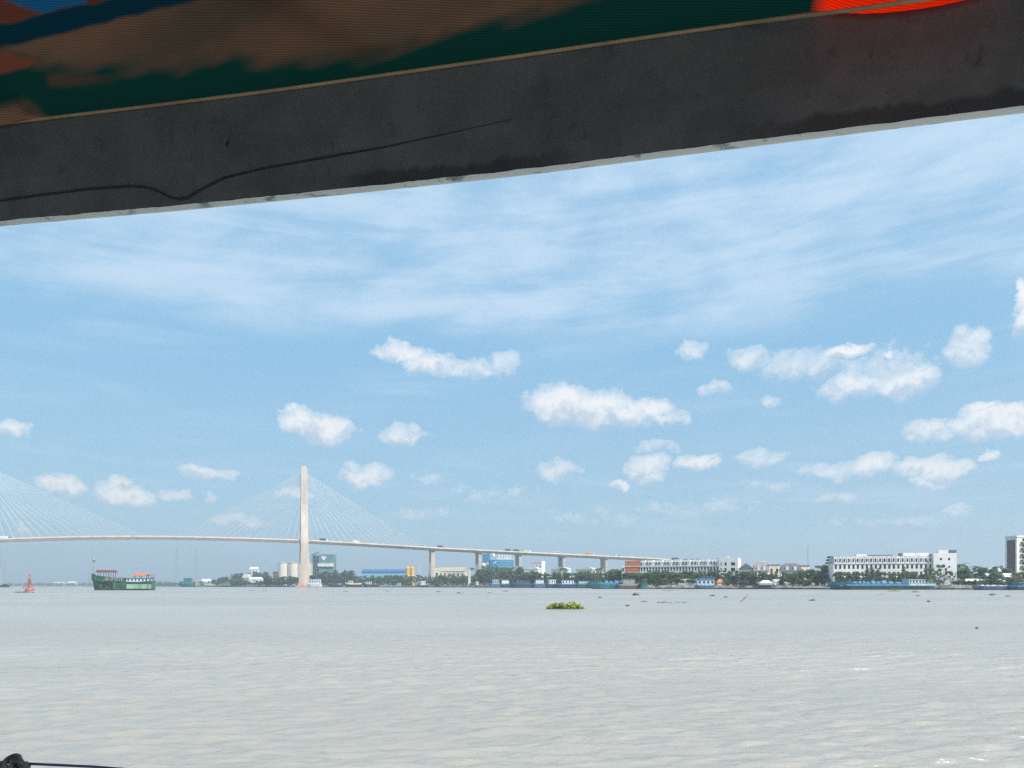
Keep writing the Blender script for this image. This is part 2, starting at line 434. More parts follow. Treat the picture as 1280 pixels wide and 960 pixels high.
def riverbank():
    pts = []
    for (p0, d0), (p1, d1) in zip(SHORE[:-1], SHORE[1:]):
        for k in range(10):
            f = k / 10
            a = np.array(AT(p0, d0)[:2]); c = np.array(AT(p1, d1)[:2])
            pts.append(a * (1 - f) + c * f)
    pts.append(np.array(AT(*SHORE[-1])[:2]))
    pts = np.array(pts)
    r2 = np.random.default_rng(3)
    pts[:, 1] += r2.normal(0, 0.7, len(pts))
    outd = pts / np.linalg.norm(pts, axis=1)[:, None]
    rows = [(0.0, -0.5), (0.3, 0.75), (3.4, LAND - 0.25), (4.2, LAND), (40, LAND + 0.05), (400, LAND + 0.1)]
    vs, n = [], len(pts)
    for k, (off, z) in enumerate(rows):
        for i in range(n):
            p = pts[i] + outd[i] * off
            vs.append((p[0], p[1], z + (r2.normal(0, 0.07) if 0 < k < 4 else 0)))
    far = []
    for i in range(n):
        a = math.atan2(pts[i][0], pts[i][1]); far.append((5500 * math.sin(a), 5500 * math.cos(a), LAND + 0.2))
    vs += far
    k = len(rows) + 1
    mb = MB()
    mb.v = vs
    for a in range(k - 1):
        for i in range(n - 1):
            mb.f.append((a * n + i, a * n + i + 1, (a + 1) * n + i + 1, (a + 1) * n + i)); mb.mi.append(2 if a < 1 else 0 if a < 3 else 1)
    stone = mat('bank_stone', (0.20, 0.19, 0.17), 0.9, 0.4, 0.35)
    grassy = mat('bank_earth_and_grass', (0.11, 0.115, 0.06), 0.95, 0.4, 0.1)
    tag(mb.build('riverbank', [stone, grassy, mat('dark_waterline_stone', (.035, .032, .028), .6, .3, .5)]), kind='structure')  # lowest row along the water takes a darker stone colour


riverbank()


def shore_d(px):
    xs = [p for p, _ in SHORE]
    for (p0, d0), (p1, d1) in zip(SHORE[:-1], SHORE[1:]):
        if p0 <= px <= p1:
            a, c = np.array(AT(p0, d0)[:2]), np.array(AT(p1, d1)[:2]); u = (px - 640) / F
            # point on the straight shore segment with bearing u
            f = (u * a[1] - a[0]) / ((c[0] - a[0]) - u * (c[1] - a[1]))
            return a[1] + f * (c[1] - a[1])
    return 1000.0


# ------------------------------------------------------------------ cable stayed bridge
def bridge():
    road = [(-420, 930, 687), (-200, 975, 680), (-14, 1010, 674.8), (100, 1020, 671.3), (200, 1027, 670.8), (300, 1035, 672.8), (380, 1044, 675.6), (460, 1064, 680), (540, 1088, 685),
            (598, 1112, 688), (648, 1132, 690.4), (702, 1162, 693), (755, 1192, 695.5), (820, 1232, 698.5), (850, 1262, 702.5), (900, 1310, 709), (1000, 1430, 718), (1120, 1600, 724)]
    P3 = np.array([(*AT(px, d)[:2], HT(py, d)) for px, d, py in road])
    # even resample
    seg = np.r_[0, np.cumsum(np.linalg.norm(np.diff(P3, axis=0), axis=1))]
    tt = np.linspace(0, seg[-1], 160)
    C = np.stack([np.interp(tt, seg, P3[:, k]) for k in range(3)], 1)
    for _ in range(6): C[1:-1] = (C[:-2] + 2 * C[1:-1] + C[2:]) / 4
    root = thing('cable_stayed_bridge', 'long pale concrete cable stayed bridge crossing the whole river', 'bridge')
    T = np.gradient(C, axis=0); T /= np.linalg.norm(T[:, :2], axis=1)[:, None]
    Nn = np.stack([-T[:, 1], T[:, 0], 0 * T[:, 0]], 1)         # away from the boat

    def sweep(name, m, prof):
        mb = MB(); k = len(prof)
        for i in range(len(C)):
            for (u, z) in prof: mb.v.append(tuple(C[i] + Nn[i] * u + np.array([0, 0, z])))
        for i in range(len(C) - 1):
            for j in range(k): mb.f.append((i * k + j, i * k + (j + 1) % k, (i + 1) * k + (j + 1) % k, (i + 1) * k + j)); mb.mi.append(0)
        return mb.build(name, m, root)
    sweep('deck_girder', M_deck, [(-12, 0), (-12, -0.9), (-8.5, -3.6), (8.5, -3.6), (12, -0.9), (12, 0)][::-1])
    sweep('carriageway', M_asph, [(-11.3, 0.004), (-11.3, 0.06), (11.3, 0.06), (11.3, 0.004)])
    for u in (-11.9, 11.5): sweep('parapet', M_deck, [(u, 0.003), (u, .8), (u + 0.4, .8), (u + 0.4, 0.003)])

    def deck_at(px):
        u = (px - 640) / F; g = C[:, 0] - u * C[:, 1]
        i = int(np.where(np.diff(np.sign(g)))[0][0]); f = g[i] / (g[i] - g[i + 1])
        p = C[i] * (1 - f) + C[i + 1] * f
        return p, T[i], Nn[i]

    towers = {}
    for px, top in ((380, 583.5), (-14, 578)):
        p, t, nrm = deck_at(px)
        d = p[1]; H = HT(top, d)
        yaw = R(19) if px > 0 else math.atan2(t[1], t[0])
        tw = link('tower', None, root, (p[0], p[1], 0), yaw)
        mb = MB()
        zd = p[2] - 4.2; zj = p[2] + (H - p[2]) * 0.50
        for s in (-1, 1):                                        # legs lean together above the deck and straddle it below
            mb.frus(-6.6, 6.6, s * 13 - 3, s * 13 + 3, 2.0, -4.9, 4.9, s * 15.5 - 2.6, s * 15.5 + 2.6, zd)
            mb.frus(-4.9, 4.9, s * 15.5 - 2.6, s * 15.5 + 2.6, zd + 0.01, -4.6, 4.6, s * 3.2 - 2.4, s * 3.2 + 2.4, zj)
        mb.box(-4.0, 4.0, -12.4, 12.4, zd - 3.4, zd + 0.4)       # cross beam under the deck
        mb.build('tower_legs', M_conc, tw)
        mb = MB()
        mb.frus(-4.62, 4.62, -5.7, 5.7, zj + 0.01, -4.0, 4.0, -4.4, 4.4, H - 1.2)
        mb.box(-2.6, 2.6, -2.8, 2.8, H - 1.19, H + 0.9)
        mb.build('tower_head', M_conc, tw)
        mb = MB()
        mb.frus(-13, 13, -22, 22, -1.0, -12.4, 12.4, -21.4, 21.4, 2.0)
        mb.build('pile_cap', M_conc2, tw)
        for x in (-10, -4.5, 1, 6.5): MB().box(x, x + 3.2, -22.6, -21.99, 0.2, 3.4).build('fender', M_orange, tw)
        towers[px] = (p, t, nrm, H, zj, yaw)
    # stays
    def fan(px_t, px_far, n=16):
        p, t, nrm, H, zj, yaw = towers[px_t]
        for s in (-1, 1):
            for k in range(n):
                f = (k + 1.2) / (n + 0.2)
                q, _, qn = deck_at(px_t + (px_far - px_t) * f)
                ztop = zj + 6 + (H - 7 - zj - 6) * (0.30 + 0.70 * f)
                a = p + nrm * s * 2.0; a = (a[0], a[1], ztop)
                c = q + qn * s * 10.9; c = (c[0], c[1], q[2] + 0.3)
                MB().tube([a, c], 0.105, 5, False).build('stay_cable', M_cable, root)
    fan(380, 224); fan(380, 527); fan(-14, 178)
    # piers of the approach
    for px, w0 in ((540, 5.6), (598, 4.4), (648, 4.2), (702, 4.2), (755, 4.2), (808, 4.2)):
        p, t, nrm = deck_at(px); yaw = math.atan2(t[1], t[0])
        pr = link('pier', None, root, (p[0], p[1], 0), yaw)
        mb = MB(); zt = p[2] - 3.6
        for s in (-1, 1): mb.frus(-w0 / 2 - .3, w0 / 2 + .3, s * 6 - 2.2, s * 6 + 2.2, LAND - 0.6, -w0 / 2, w0 / 2, s * 6 - 1.9, s * 6 + 1.9, zt - 2.2)
        mb.build('pier_column', M_conc2 if px > 560 else M_conc, pr)
        MB().frus(-w0 / 2, w0 / 2, -8, 8, zt - 2.19, -w0 / 2 - .7, w0 / 2 + .7, -10.5, 10.5, zt - 0.02).build('pier_cap', M_conc2, pr)
    # lamp posts on the parapet
    return deck_at


deck_at = bridge()


# ------------------------------------------------------------------ vehicles on the bridge
M_wheel = mat('tyre_black', (0.02, 0.02, 0.02), 0.8, 0.1)
M_vwhite = mat('white_vehicle_paint', (0.80, 0.80, 0.80), 0.35, 0.03)
M_vgrey = mat('charcoal_vehicle_paint', (0.06, 0.06, 0.065), 0.35, 0.1)
M_vgreen = mat('green_cab_paint', (0.03, 0.20, 0.13), 0.35, 0.1)
M_vsilver = mat('silver_vehicle_paint', (0.48, 0.49, 0.50), 0.3, 0.05)


def vehicle(px, kind, label, body, cab, lane=-8.0, L=None, group='vehicles crossing the bridge', cargo=None):
    p, t, nrm = deck_at(px)
    yaw = math.atan2(t[1], t[0])
    q = p + nrm * lane
    name, cat = {'truck': ('box_truck', 'truck'), 'car': ('car', 'car'), 'bus': ('bus', 'bus'), 'van': ('van', 'van')}[kind]
    r = thing(name, label, cat, (q[0], q[1], q[2] + 0.062), yaw, group)
    L = L or {'truck': 11.0, 'car': 4.6, 'bus': 12.0, 'van': 6.0}[kind]
    if kind == 'truck':
        MB().box(-L / 2, L / 2 - 2.6, -1.25, 1.25, 0.95, 3.8).build('cargo_box', body, r)
        MB().prism([(L / 2 - 2.4, .55), (L / 2, .55), (L / 2, 1.9), (L / 2 - .5, 2.95), (L / 2 - 2.4, 2.95)], -1.2, 1.2).build('cab', cab, r)
        MB().box(-L / 2 + .3, L / 2 - 2.4, -.5, .5, .6, .949).build('chassis', M_dark, r)
        wx = (-L / 2 + 1.2, -L / 2 + 2.5, L / 2 - 1.2)
    elif kind == 'car':
        MB().prism([(-L / 2, .3), (L / 2, .3), (L / 2, .75), (L * .27, .95), (L * .1, 1.45), (-L * .3, 1.45), (-L * .43, .98), (-L / 2, .9)], -.88, .88).build('body', body, r)
        MB().prism([(L * .23, .98), (L * .1, 1.40), (-L * .29, 1.40), (-L * .39, 1.0)], -.885, .885).build('windows', M_glass, r)
        wx = (-L * .3, L * .3)
    else:
        h = 3.1 if kind == 'bus' else 2.3
        MB().prism([(-L / 2, .4), (L / 2, .4), (L / 2, h * .55), (L / 2 - .5, h), (-L / 2, h)], -1.2, 1.2).build('body', body, r)
        MB().box(-L / 2 + .4, L / 2 - .6, -1.206, 1.206, h * .5, h * .82).build('windows', M_glass, r)
        wx = (-L * .32, L * .32)
    for x in wx:
        for s in (-1, 1):
            rr = .33 if kind == 'car' else .5
            wmb = MB(); wmb.tube([(x, s * (.80 if kind == 'car' else 1.08) - .11, rr), (x, s * (.80 if kind == 'car' else 1.08) + .11, rr)], rr, 10)
            wmb.build('wheel', M_wheel, r)


vehicle(9, 'truck', 'long white box truck with green cab beyond the cable fan over open water', M_vwhite, M_vgreen, L=17)
vehicle(371, 'van', 'small white van just before the bridge tower', M_vwhite, M_vwhite)
vehicle(390, 'car', 'dark car emerging behind the bridge tower', M_vgrey, M_vgrey)
vehicle(405, 'truck', 'dark flatbed truck with white cab past the tower above the feed mill', M_vgrey, M_vwhite, L=12)
vehicle(433, 'car', 'silver car between dark truck and white truck on the bridge', M_vsilver, M_vsilver)
vehicle(445, 'truck', 'white truck under the middle of the tower cable fan', M_vwhite, M_vwhite, L=9)
for q in (473, 490, 497): vehicle(q, 'car', 'white car in the loose queue above the blue warehouse roof', M_vwhite, M_vwhite, group='white cars above the blue warehouse roof')
vehicle(526, 'bus', 'white bus just before the tallest approach pier', M_vwhite, M_vwhite, L=10)
vehicle(549, 'truck', 'dark truck just past the tallest approach pier', M_vgrey, M_vgrey, L=9)
vehicle(584, 'van', 'white van between the two tallest approach piers', M_vwhite, M_vwhite)
vehicle(613, 'van', 'white van over the blue office block tower', M_vwhite, M_vwhite)
vehicle(633, 'truck', 'charcoal truck at rear of the pair over the blue office block', M_vgrey, M_vgrey, L=9)
vehicle(643, 'truck', 'charcoal truck leading the pair over the blue office block', M_vgrey, M_vgrey, L=10)
vehicle(656, 'truck', 'faded yellow green truck just past the pier beside the blue office block', mat('faded_yellow_green_paint', (0.50, 0.55, 0.25), 0.5, 0.1), M_vwhite, L=13)
vehicle(693, 'bus', 'white bus above the white roofed villas', M_vwhite, M_vwhite, L=10)
vehicle(714, 'car', 'silver car between white bus and orange truck', M_vsilver, M_vsilver)
vehicle(735, 'truck', 'orange truck with white cab on the low end of the bridge', M_orange, M_vwhite, L=14)
vehicle(768, 'truck', 'grey truck following behind near the orange brick gable', M_vsilver, M_vgrey, L=9)
vehicle(785, 'bus', 'white bus right above the orange brick gable', M_vwhite, M_vwhite, L=11)

# ------------------------------------------------------------------ trees
def leaf_cloud(mb, centres, radii, n, size, flat=0.75):
    """leaf sized faces spread through clumps"""
    k = len(centres)
    wts = np.array([r ** 2.2 for r in radii]); wts = wts / wts.sum()
    idx = rng.choice(k, n, p=wts)
    for i in idx:
        c = np.array(centres[i]); r = radii[i]
        v = rng.normal(size=3); v /= np.linalg.norm(v)
        p = c + v * r * rng.random() ** 0.45 * np.array([1, 1, flat])
        s = size * rng.uniform(0.55, 1.35)
        a = rng.normal(size=3); a /= np.linalg.norm(a)
        b = np.cross(a, v + 0.4 * rng.normal(size=3)); b /= np.linalg.norm(b) + 1e-9
        q = [p + s * a, p + s * 0.45 * b, p - s * a, p - s * 0.45 * b]
        mb.quad_list(q, [(0, 1, 2, 3)])


def tree_mesh(kind, seed):
    global rng
    rng = np.random.default_rng(seed)
    tr, cr = MB(), MB()
    if kind == 'round':                                        # 10 m broad crown
        tr.tube([(0, 0, -0.3), (0.1, 0, 2.0), (0.2, 0.1, 4.2), (0.1, 0, 6.5)], [0.28, 0.22, 0.17, 0.08], 7)
        cs, rs = [], []
        for _ in range(22):
            a = rng.uniform(0, 6.28); rr = rng.uniform(0.5, 3.3); z = rng.uniform(2.0, 8.7) - rr * 0.2
            cs.append((rr * math.cos(a), rr * math.sin(a), z)); rs.append(rng.uniform(0.8, 1.7))
            tr.tube([(0.15, 0, 3.0), (rr * .5 * math.cos(a), rr * .5 * math.sin(a), (3.0 + z) / 2), cs[-1]], [0.10, 0.07, 0.03], 5)
        leaf_cloud(cr, cs, rs, 1500, 0.50)
    elif kind == 'slender':                                    # narrow young street tree with airy tiers
        tr.tube([(0, 0, -0.3), (0.05, 0.05, 4), (0, 0, 9.4)], [0.17, 0.12, 0.03], 6)
        cs, rs = [], []
        for k in range(15):
            z = 2.2 + 7.2 * k / 14; wid = 2.1 * (1 - (k / 14) ** 1.3) + 0.25; a = k * 2.4 + rng.uniform(0, 1); rr = wid * rng.uniform(0.3, 0.8)
            cs.append((rr * math.cos(a), rr * math.sin(a), z)); rs.append(0.45 + wid * 0.42)
            tr.tube([(0, 0, z - 0.7), cs[-1]], [0.05, 0.02], 4)
        leaf_cloud(cr, cs, rs, 900, 0.40, 0.8)
    elif kind == 'wispy':                                      # open crown on several stems
        cs, rs = [], []
        tr.tube([(0, 0, -0.3), (0.1, 0, 2.2)], [0.22, 0.18], 6)
        for k in range(9):
            a = k * 0.75 + rng.uniform(0, .5); rr = rng.uniform(1.2, 3.6); z = rng.uniform(4.5, 9.2)
            tr.tube([(0.1, 0, 2.0), (rr * .5 * math.cos(a), rr * .5 * math.sin(a), 2 + (z - 2) * .55), (rr * math.cos(a), rr * math.sin(a), z)], [0.11, 0.08, 0.03], 5)
            cs.append((rr * math.cos(a), rr * math.sin(a), z)); rs.append(rng.uniform(0.6, 1.15))
        leaf_cloud(cr, cs, rs, 620, 0.42, 0.8)
    elif kind == 'pine':                                       # tiered dark conifer
        tr.tube([(0, 0, -0.3), (0, 0, 10)], [0.25, 0.03], 6)
        cs, rs = [], []
        for k in range(8):
            z = 2.6 + k * 0.98; wid = 2.9 * (1 - k / 8.6)
            for j in range(6):
                a = j * 1.047 + k * .5
                for f in (0.45, 0.9):
                    cs.append((wid * f * math.cos(a), wid * f * math.sin(a), z - 0.15 * f * wid)); rs.append(0.42)
                tr.tube([(0, 0, z), cs[-1]], [0.05, 0.02], 4)
        leaf_cloud(cr, cs, rs, 1200, 0.38, 0.4)
    elif kind == 'palm':
        tr.tube([(0, 0, -0.3), (0.25, 0, 4), (0.15, 0, 8.0)], [0.2, 0.15, 0.12], 7)
        for k in range(16):
            a = k * 0.3927 * 2.4; up = rng.uniform(-0.2, 1.0); pr = (0.15, 0, 8.0)
            L_ = rng.uniform(2.3, 3.0)
            for j in range(6):
                f = (j + 1) / 6
                q = (0.15 + L_ * f * math.cos(a), L_ * f * math.sin(a), 8.0 + up * L_ * f * .8 - 1.9 * f * f)
                wv = np.array([-math.sin(a), math.cos(a), 0]) * 0.42 * (1 - 0.6 * abs(f - .4))
                A, B = np.array(pr), np.array(q); dn = np.array([0, 0, -0.18])
                cr.quad_list([A, A + wv + dn, B + wv + dn, B], [(0, 1, 2, 3)]); cr.quad_list([A, B, B - wv + dn, A - wv + dn], [(0, 1, 2, 3)])
                pr = q
    elif kind == 'shrub':                                      # 3 m high bank scrub
        cs, rs = [], []
        for _ in range(9):
            a = rng.uniform(0, 6.28); rr = rng.uniform(0.1, 2.0)
            cs.append((rr * math.cos(a), rr * math.sin(a), rng.uniform(0.5, 2.3))); rs.append(rng.uniform(0.5, 0.95))
            tr.tube([(0, 0, -0.2), cs[-1]], [0.06, 0.02], 4)
        leaf_cloud(cr, cs, rs, 500, 0.34)
    return tr.mesh('trunk', M_bark), cr


TREES = {}


def tree_data(kind, leafm):
    key = (kind, leafm.name)
    if key not in TREES:
        vs = []
        for s in range(3):
            tr, cr = tree_mesh(kind, 100 + s * 17 + sum(map(ord, kind)))
            vs.append((tr, cr.mesh('crown', leafm)))
        TREES[key] = vs
    return TREES[key]


trand = random.Random(21)


def tree(px, d, ytop, kind, leafm, label, group=None, width=1.0, base=LAND):
    H = HT(ytop, d) - base
    nat = {'round': 10.0, 'slender': 9.8, 'wispy': 10.0, 'pine': 10.2, 'palm': 8.6, 'shrub': 3.1}[kind]
    s = H / nat
    tr, cr = trand.choice(tree_data(kind, leafm))
    name = {'palm': 'palm_tree', 'shrub': 'shrub', 'pine': 'conifer_tree'}.get(kind, 'tree')
    r = thing(name, label, 'shrub' if kind == 'shrub' else 'tree', AT(px, d, base), trand.uniform(0, 6.28), group, (s * width * 1.15, s * width * 1.15, s))
    link('trunk', tr, r); link('crown', cr, r)
    return r


def tree_row(px0, px1, n, d, ylo, yhi, kinds, leaves, label, group, width=1.0, jit=0.35, dj=8):
    """look-alike trees of one stretch of bank: nothing in the photograph tells them apart, so they share a label and a group"""
    for k in range(n):
        px = px0 + (px1 - px0) * (k + 0.5 + trand.uniform(-jit, jit)) / n
        dd = d + trand.uniform(-dj, dj)
        dd = max(dd, shore_d(px) + 7)
        tree(px, dd, trand.uniform(ylo, yhi), trand.choice(kinds), trand.choice(leaves), label, group, width * trand.uniform(0.9, 1.15))


# ------------------------------------------------------------------ buildings
def facade(mb, x0, x1, z0, z1, cols, rows, y0, th):
    """a wall slab with real openings: piers between the columns, bands between the rows"""
    e = [x0] + [v for c in cols for v in c] + [x1]
    for i in range(0, len(e), 2):
        if e[i + 1] - e[i] > 1e-4: mb.box(e[i], e[i + 1], y0, y0 + th, z0, z1)
    for a, b in cols:
        zz = [z0] + [v for r_ in rows for v in r_] + [z1]
        for i in range(0, len(zz), 2):
            if zz[i + 1] - zz[i] > 1e-4: mb.box(a, b, y0, y0 + th, zz[i], zz[i + 1])


WIN = {}


def window(parent, xa, xb, za, zb, y, frame=M_white2, name='window'):
    wd, ht = round(xb - xa, 2), round(zb - za, 2)
    key = (wd, ht, frame.name)
    if key not in WIN:
        mb = MB(); mb.box(0, wd, 0.0, 0.08, 0, ht)
        mb.m = 1
        f = 0.05
        for a in ((0, f, 0, ht), (wd - f, wd, 0, ht), (f, wd - f, 0, f), (f, wd - f, ht - f, ht)): mb.box(a[0], a[1], -0.06, -0.002, a[2], a[3])
        WIN[key] = mb.mesh('window', [M_glass, frame])
    return link(name, WIN[key], parent, (xa, y, za))


def site(px0, px1, d0, d1):
    a = np.array(AT(px0, d0)[:2]); b = np.array(AT(px1, d1)[:2])
    v = b - a
    return (a[0], a[1], LAND), math.atan2(v[1], v[0]), float(np.linalg.norm(v))


def terrace(px0, px1, d0, d1, ytop, label, ncol, skip=(), end_px=None, roofbits=()):
    loc, yaw, L = site(px0, px1, d0, d1)
    H = HT(ytop, (d0 + d1) / 2) - LAND
    r = thing('terrace_building', label, 'building', loc, yaw)
    st = H / 4.05
    pitch = L / ncol
    cols = [(i * pitch + pitch * .25, i * pitch + pitch * .75) for i in range(ncol)]
    rows = [(st * k + st * .22, st * k + st * .82) for k in (1, 2)]
    g = [(st * .12, st * .78)]
    mb = MB()
    facade(mb, 0, L, 0, st * .96, cols[::2], g, 0, .45)
    facade(mb, 0, L, st * .961, st * 3.0, cols, rows, 0.0, .45)
    mb.box(0, L, .4505, 14, 0, st * 2.98)
    mb.box(.002, L - .002, -.28, -.002, st * .98, st * 1.05); mb.box(.002, L - .002, -.35, -.002, st * 2.93, st * 3.04)
    mb.build('wall', M_white, r)
    # top storey: set back behind dormers with gables and flat fronts in turn
    mb = MB(); mb.frus(0.1, L - .1, 1.3, 13.5, st * 3.041, 0.6, L - .6, 2.5, 12.6, st * 4.02)
    mb.build('roof', mat('pale_roof_slate', (0.40, 0.40, 0.42), 0.8, 0.12, 0.4), r)
    dorm = MB()
    for i in range(ncol):
        x = (i + .5) * pitch; hw = pitch * .34
        if i in skip: continue
        if i % 3 == 1:
            dorm.prism([(x - hw, st * 3.045), (x + hw, st * 3.045), (x + hw, st * 3.72), (x, st * 4.0), (x - hw, st * 3.72)], 0.25, 2.4)
        else:
            dorm.box(x - hw, x + hw, 0.3, 2.4, st * 3.045, st * 3.86)
    dorm.build('dormer_wall', M_white, r)
    for i in range(ncol):
        if i in skip: continue
        a, b = cols[i]
        if i % 3 != 1 or pitch > 2: window(r, a + pitch * .09, b - pitch * .09, st * 3.16, st * 3.66, 0.21, M_dark)
        for za, zb in rows: window(r, a, b, za, zb, 0.34, M_dark)
        if i % 2 == 0: window(r, a, b, g[0][0], g[0][1], 0.30)
    mb = MB()
    for xa, xb, za, zb, ya in roofbits: mb.box(xa * L, xb * L, ya, ya + 4, st * za, st * zb)
    if mb.v: mb.build('roof_structure', M_white, r)
    return r, L, st


# right hand terrace
R1, L1, S1 = terrace(1042, 1166, 408, 398, 694.5, 'white four storey terrace behind the long blue and green barge', 22,
                     roofbits=((0.25, 0.36, 4.021, 4.28, 3.0), (0.72, 0.98, 4.021, 4.42, 2.6)))
MB().box(.37 * L1, .62 * L1, 2.9, 6.5, S1 * 4.10, S1 * 4.19).build('roof_awning', M_roofg, R1)
MB().box(.69 * L1, .718 * L1, 2.4, 6, S1 * 3.80, S1 * 4.40).build('roof_awning', M_roofg, R1)
MB().box(.985 * L1, 1.0 * L1 + .6, 1.2, 6, S1 * 4.03, S1 * 4.20).build('roof_awning', M_roofg, R1)
loc, yaw, LL = site(1166, 1195, 397.5, 395)
t_ = thing('end_block', 'plain white taller end block with two tiny top windows closing the terrace', 'building', loc, yaw)
hb = HT(688.5, 396) - LAND
xw = [(LL * .27, LL * .37), (LL * .62, LL * .72)]
mb = MB(); facade(mb, 0, LL, 0, hb * .93, xw, [(hb * .50, hb * .55), (hb * .72, hb * .79)], -1.2, .4); mb.box(0, LL, -.795, 13, 0, hb * .929)
mb.box(LL * .22, LL * .66, -1.0, 6, hb * .931, hb * 1.02)
mb.build('wall', M_white, t_)
MB().box(LL * .665, LL * .99, -1.15, 4, hb * .94, hb * 1.02).build('roof_tank_screen', M_roofg, t_)
for a, b in xw:
    window(t_, a, b, hb * .72, hb * .79, -.9); window(t_, a, b, hb * .50, hb * .55, -.9)

# left hand terrace
R2, L2, S2 = terrace(800, 899, 498, 476, 699.3, 'white four storey terrace with orange brick gable at its far end', 26,
                     roofbits=((0.38, 0.42, 4.021, 4.22, 3.2),))
MB().box(-16.0 * .0 + .40 * L2, .48 * L2, 2.6, 6, S2 * 4.13, S2 * 4.36).build('roof_awning', M_roofg, R2)
for f in (0.55, 0.63, 0.71, 0.96): MB().box(f * L2, (f + .045) * L2, 2.55, 5.5, S2 * 4.03, S2 * 4.14).build('roof_awning', M_roofg, R2)
mb = MB()
wl = L2 * (20 / 99)
mb.box(-wl, -.005, 0.1, 13, 0, S2 * 3.95)
mb.build('brick_gable', M_brick, R2)
mb = MB()
for z in (.98, 1.98, 2.98): mb.box(-wl - .05, -.006, -.12, .098, S2 * z, S2 * (z + .10))
mb.box(-wl * 1.22, -wl - .051, .2, 12, 0, S2 * 3.3)
mb.build('gable_band', M_white, R2)
for fx in (.18, .46, .74):
    for z in (1.2, 2.2, 3.2): pass
window(R2, -wl * 1.17, -wl * 1.06, S2 * 2.2, S2 * 2.8, .11); window(R2, -wl * 1.17, -wl * 1.06, S2 * 1.2, S2 * 1.8, .11)
loc, yaw, LL = site(899, 923, 475, 470)
t_ = thing('corner_house', 'bright white corner house with scattered dark windows at end of brick gabled terrace', 'building', loc, yaw)
hb = HT(696.8, 472) - LAND
mb = MB()
cols = [(LL * .08, LL * .14), (LL * .28, LL * .40), (LL * .62, LL * .84)]
facade(mb, 0, LL, 0, hb, cols, [(hb * .48, hb * .62), (hb * .70, hb * .82)], -1.0, .4); mb.box(0, LL, -.595, 12, 0, hb * .985)
mb.build('wall', M_white, t_)
for a, b in cols:
    window(t_, a, b, hb * .48, hb * .62, -.72)
    window(t_, a, b, hb * .70, hb * .82, -.72, M_white)
MB().box(LL * .3, LL * .5, 1, 4, hb * .986, hb * 1.03).build('roof_hatch', M_white, t_)
MB().tube([(LL * .25, 3, hb * .98), (LL * .25, 3, hb * 1.15)], .08, 5).build('aerial', M_steel, t_)


def house(px0, px1, d, yeave, yridge, wall, roof, label, style='hip', name='house', group=None, nwin=3, depth=9.0, base=LAND, cat='house', turn=0.0):
    loc, yaw, L = site(px0, px1, d, d + turn)
    loc = (loc[0], loc[1], base)
    r = thing(name, label, cat, loc, yaw, group)
    he, hr = HT(yeave, d) - base, HT(yridge, d) - base
    mb = MB()
    cols = [((i + .28) * L / nwin, (i + .68) * L / nwin) for i in range(nwin)]
    rows = [(he * .55, he * .84)] if he < 5 else [(he * .22, he * .42), (he * .60, he * .84)]
    facade(mb, 0, L, 0, he, cols, rows, 0, .3); mb.box(0, L, .3005, depth, 0, he - .01)
    mb.build('wall', wall, r)
    for a, b in cols:
        for za, zb in rows: window(r, a, b, za, zb, .2)
    o = .5
    mb = MB()
    if style == 'hip': mb.frus(-o, L + o, -o, depth + o, he + .005, L * .28, L * .72, depth * .42, depth * .58, hr)
    elif style == 'mansard':
        zk = he + (hr - he) * .7
        mb.frus(-o, L + o, -o, depth + o, he + .005, L * .07, L * .93, depth * .12, depth * .88, zk)
        mb.frus(L * .07, L * .93, depth * .12, depth * .88, zk + .002, L * .25, L * .75, depth * .4, depth * .6, hr)
    elif style == 'gable': mb.gable(-o, L + o, -o, depth + o, he + .005, hr, 'x')
    elif style == 'front': mb.gable(-o, L + o, -o, depth + o, he + .005, hr, 'y')
    elif style == 'vault':
        pts = [(L / 2 + (L / 2 + o) * math.cos(a), he + .005 + (hr - he) * math.sin(a)) for a in np.linspace(0, math.pi, 13)]
        mb.prism(pts, -o, depth + o)
    else: mb.box(-.2, L + .2, -.2, depth + .2, he + .005, hr)
    mb.build('roof', roof, r)
    if style == 'mansard':
        for f in (.24, .62):
            MB().box(L * f, L * (f + .14), -.3, 2.2, he + .15, he + (hr - he) * .55).build('dormer', wall, r)
    return r


house(924, 941, 452, 711, 704, M_white2, M_roofg, 'white gabled villa with grey roof next to the corner house', 'front', turn=-2)
house(942, 961, 446, 713.5, 704.0, M_white, M_roofp, 'white villa under a faded rosy mansard roof', 'mansard', turn=-2)
house(948, 957, 462, 703, 701.3, M_white, M_tin, 'pale rooftop storey peeking over the rosy mansard roof', 'flat', nwin=2, turn=-1)
house(961, 975, 450, 707, 705.3, M_cream, M_roofp, 'plain cream block between the two mansard villas', 'flat', nwin=2, turn=-1)
house(976, 1002, 438, 713.5, 703.8, M_white, M_roofg, 'broad white villa with dark grey mansard roof and dormers', 'mansard', nwin=4, turn=-3)
house(1000, 1012, 447, 708, 706.5, M_cream, M_roofg, 'cream block half hidden by the big round tree', 'flat', nwin=2)
house(655, 672, 790, 711.5, 708.3, M_white, M_tin, 'white villa with low vaulted roof beside the white cube house', 'vault', turn=-6)
house(664, 677, 830, 703.5, 701.5, M_white, M_white, 'white cube house rising behind a vaulted villa', 'flat', turn=-6)
house(689, 709, 740, 712, 708.8, M_white, M_tin, 'white vaulted villa under the fourth approach pier', 'vault', turn=-8)
house(720, 741, 720, 712, 709.0, M_white, M_tin, 'white vaulted villa nearest the brick gabled terrace', 'vault', turn=-8)
house(548, 581, 960, 714, 709.0, M_cream, M_tan, 'long tan roofed shed beside the tallest approach pier', 'gable', name='shed', cat='shed', nwin=6, turn=-10)
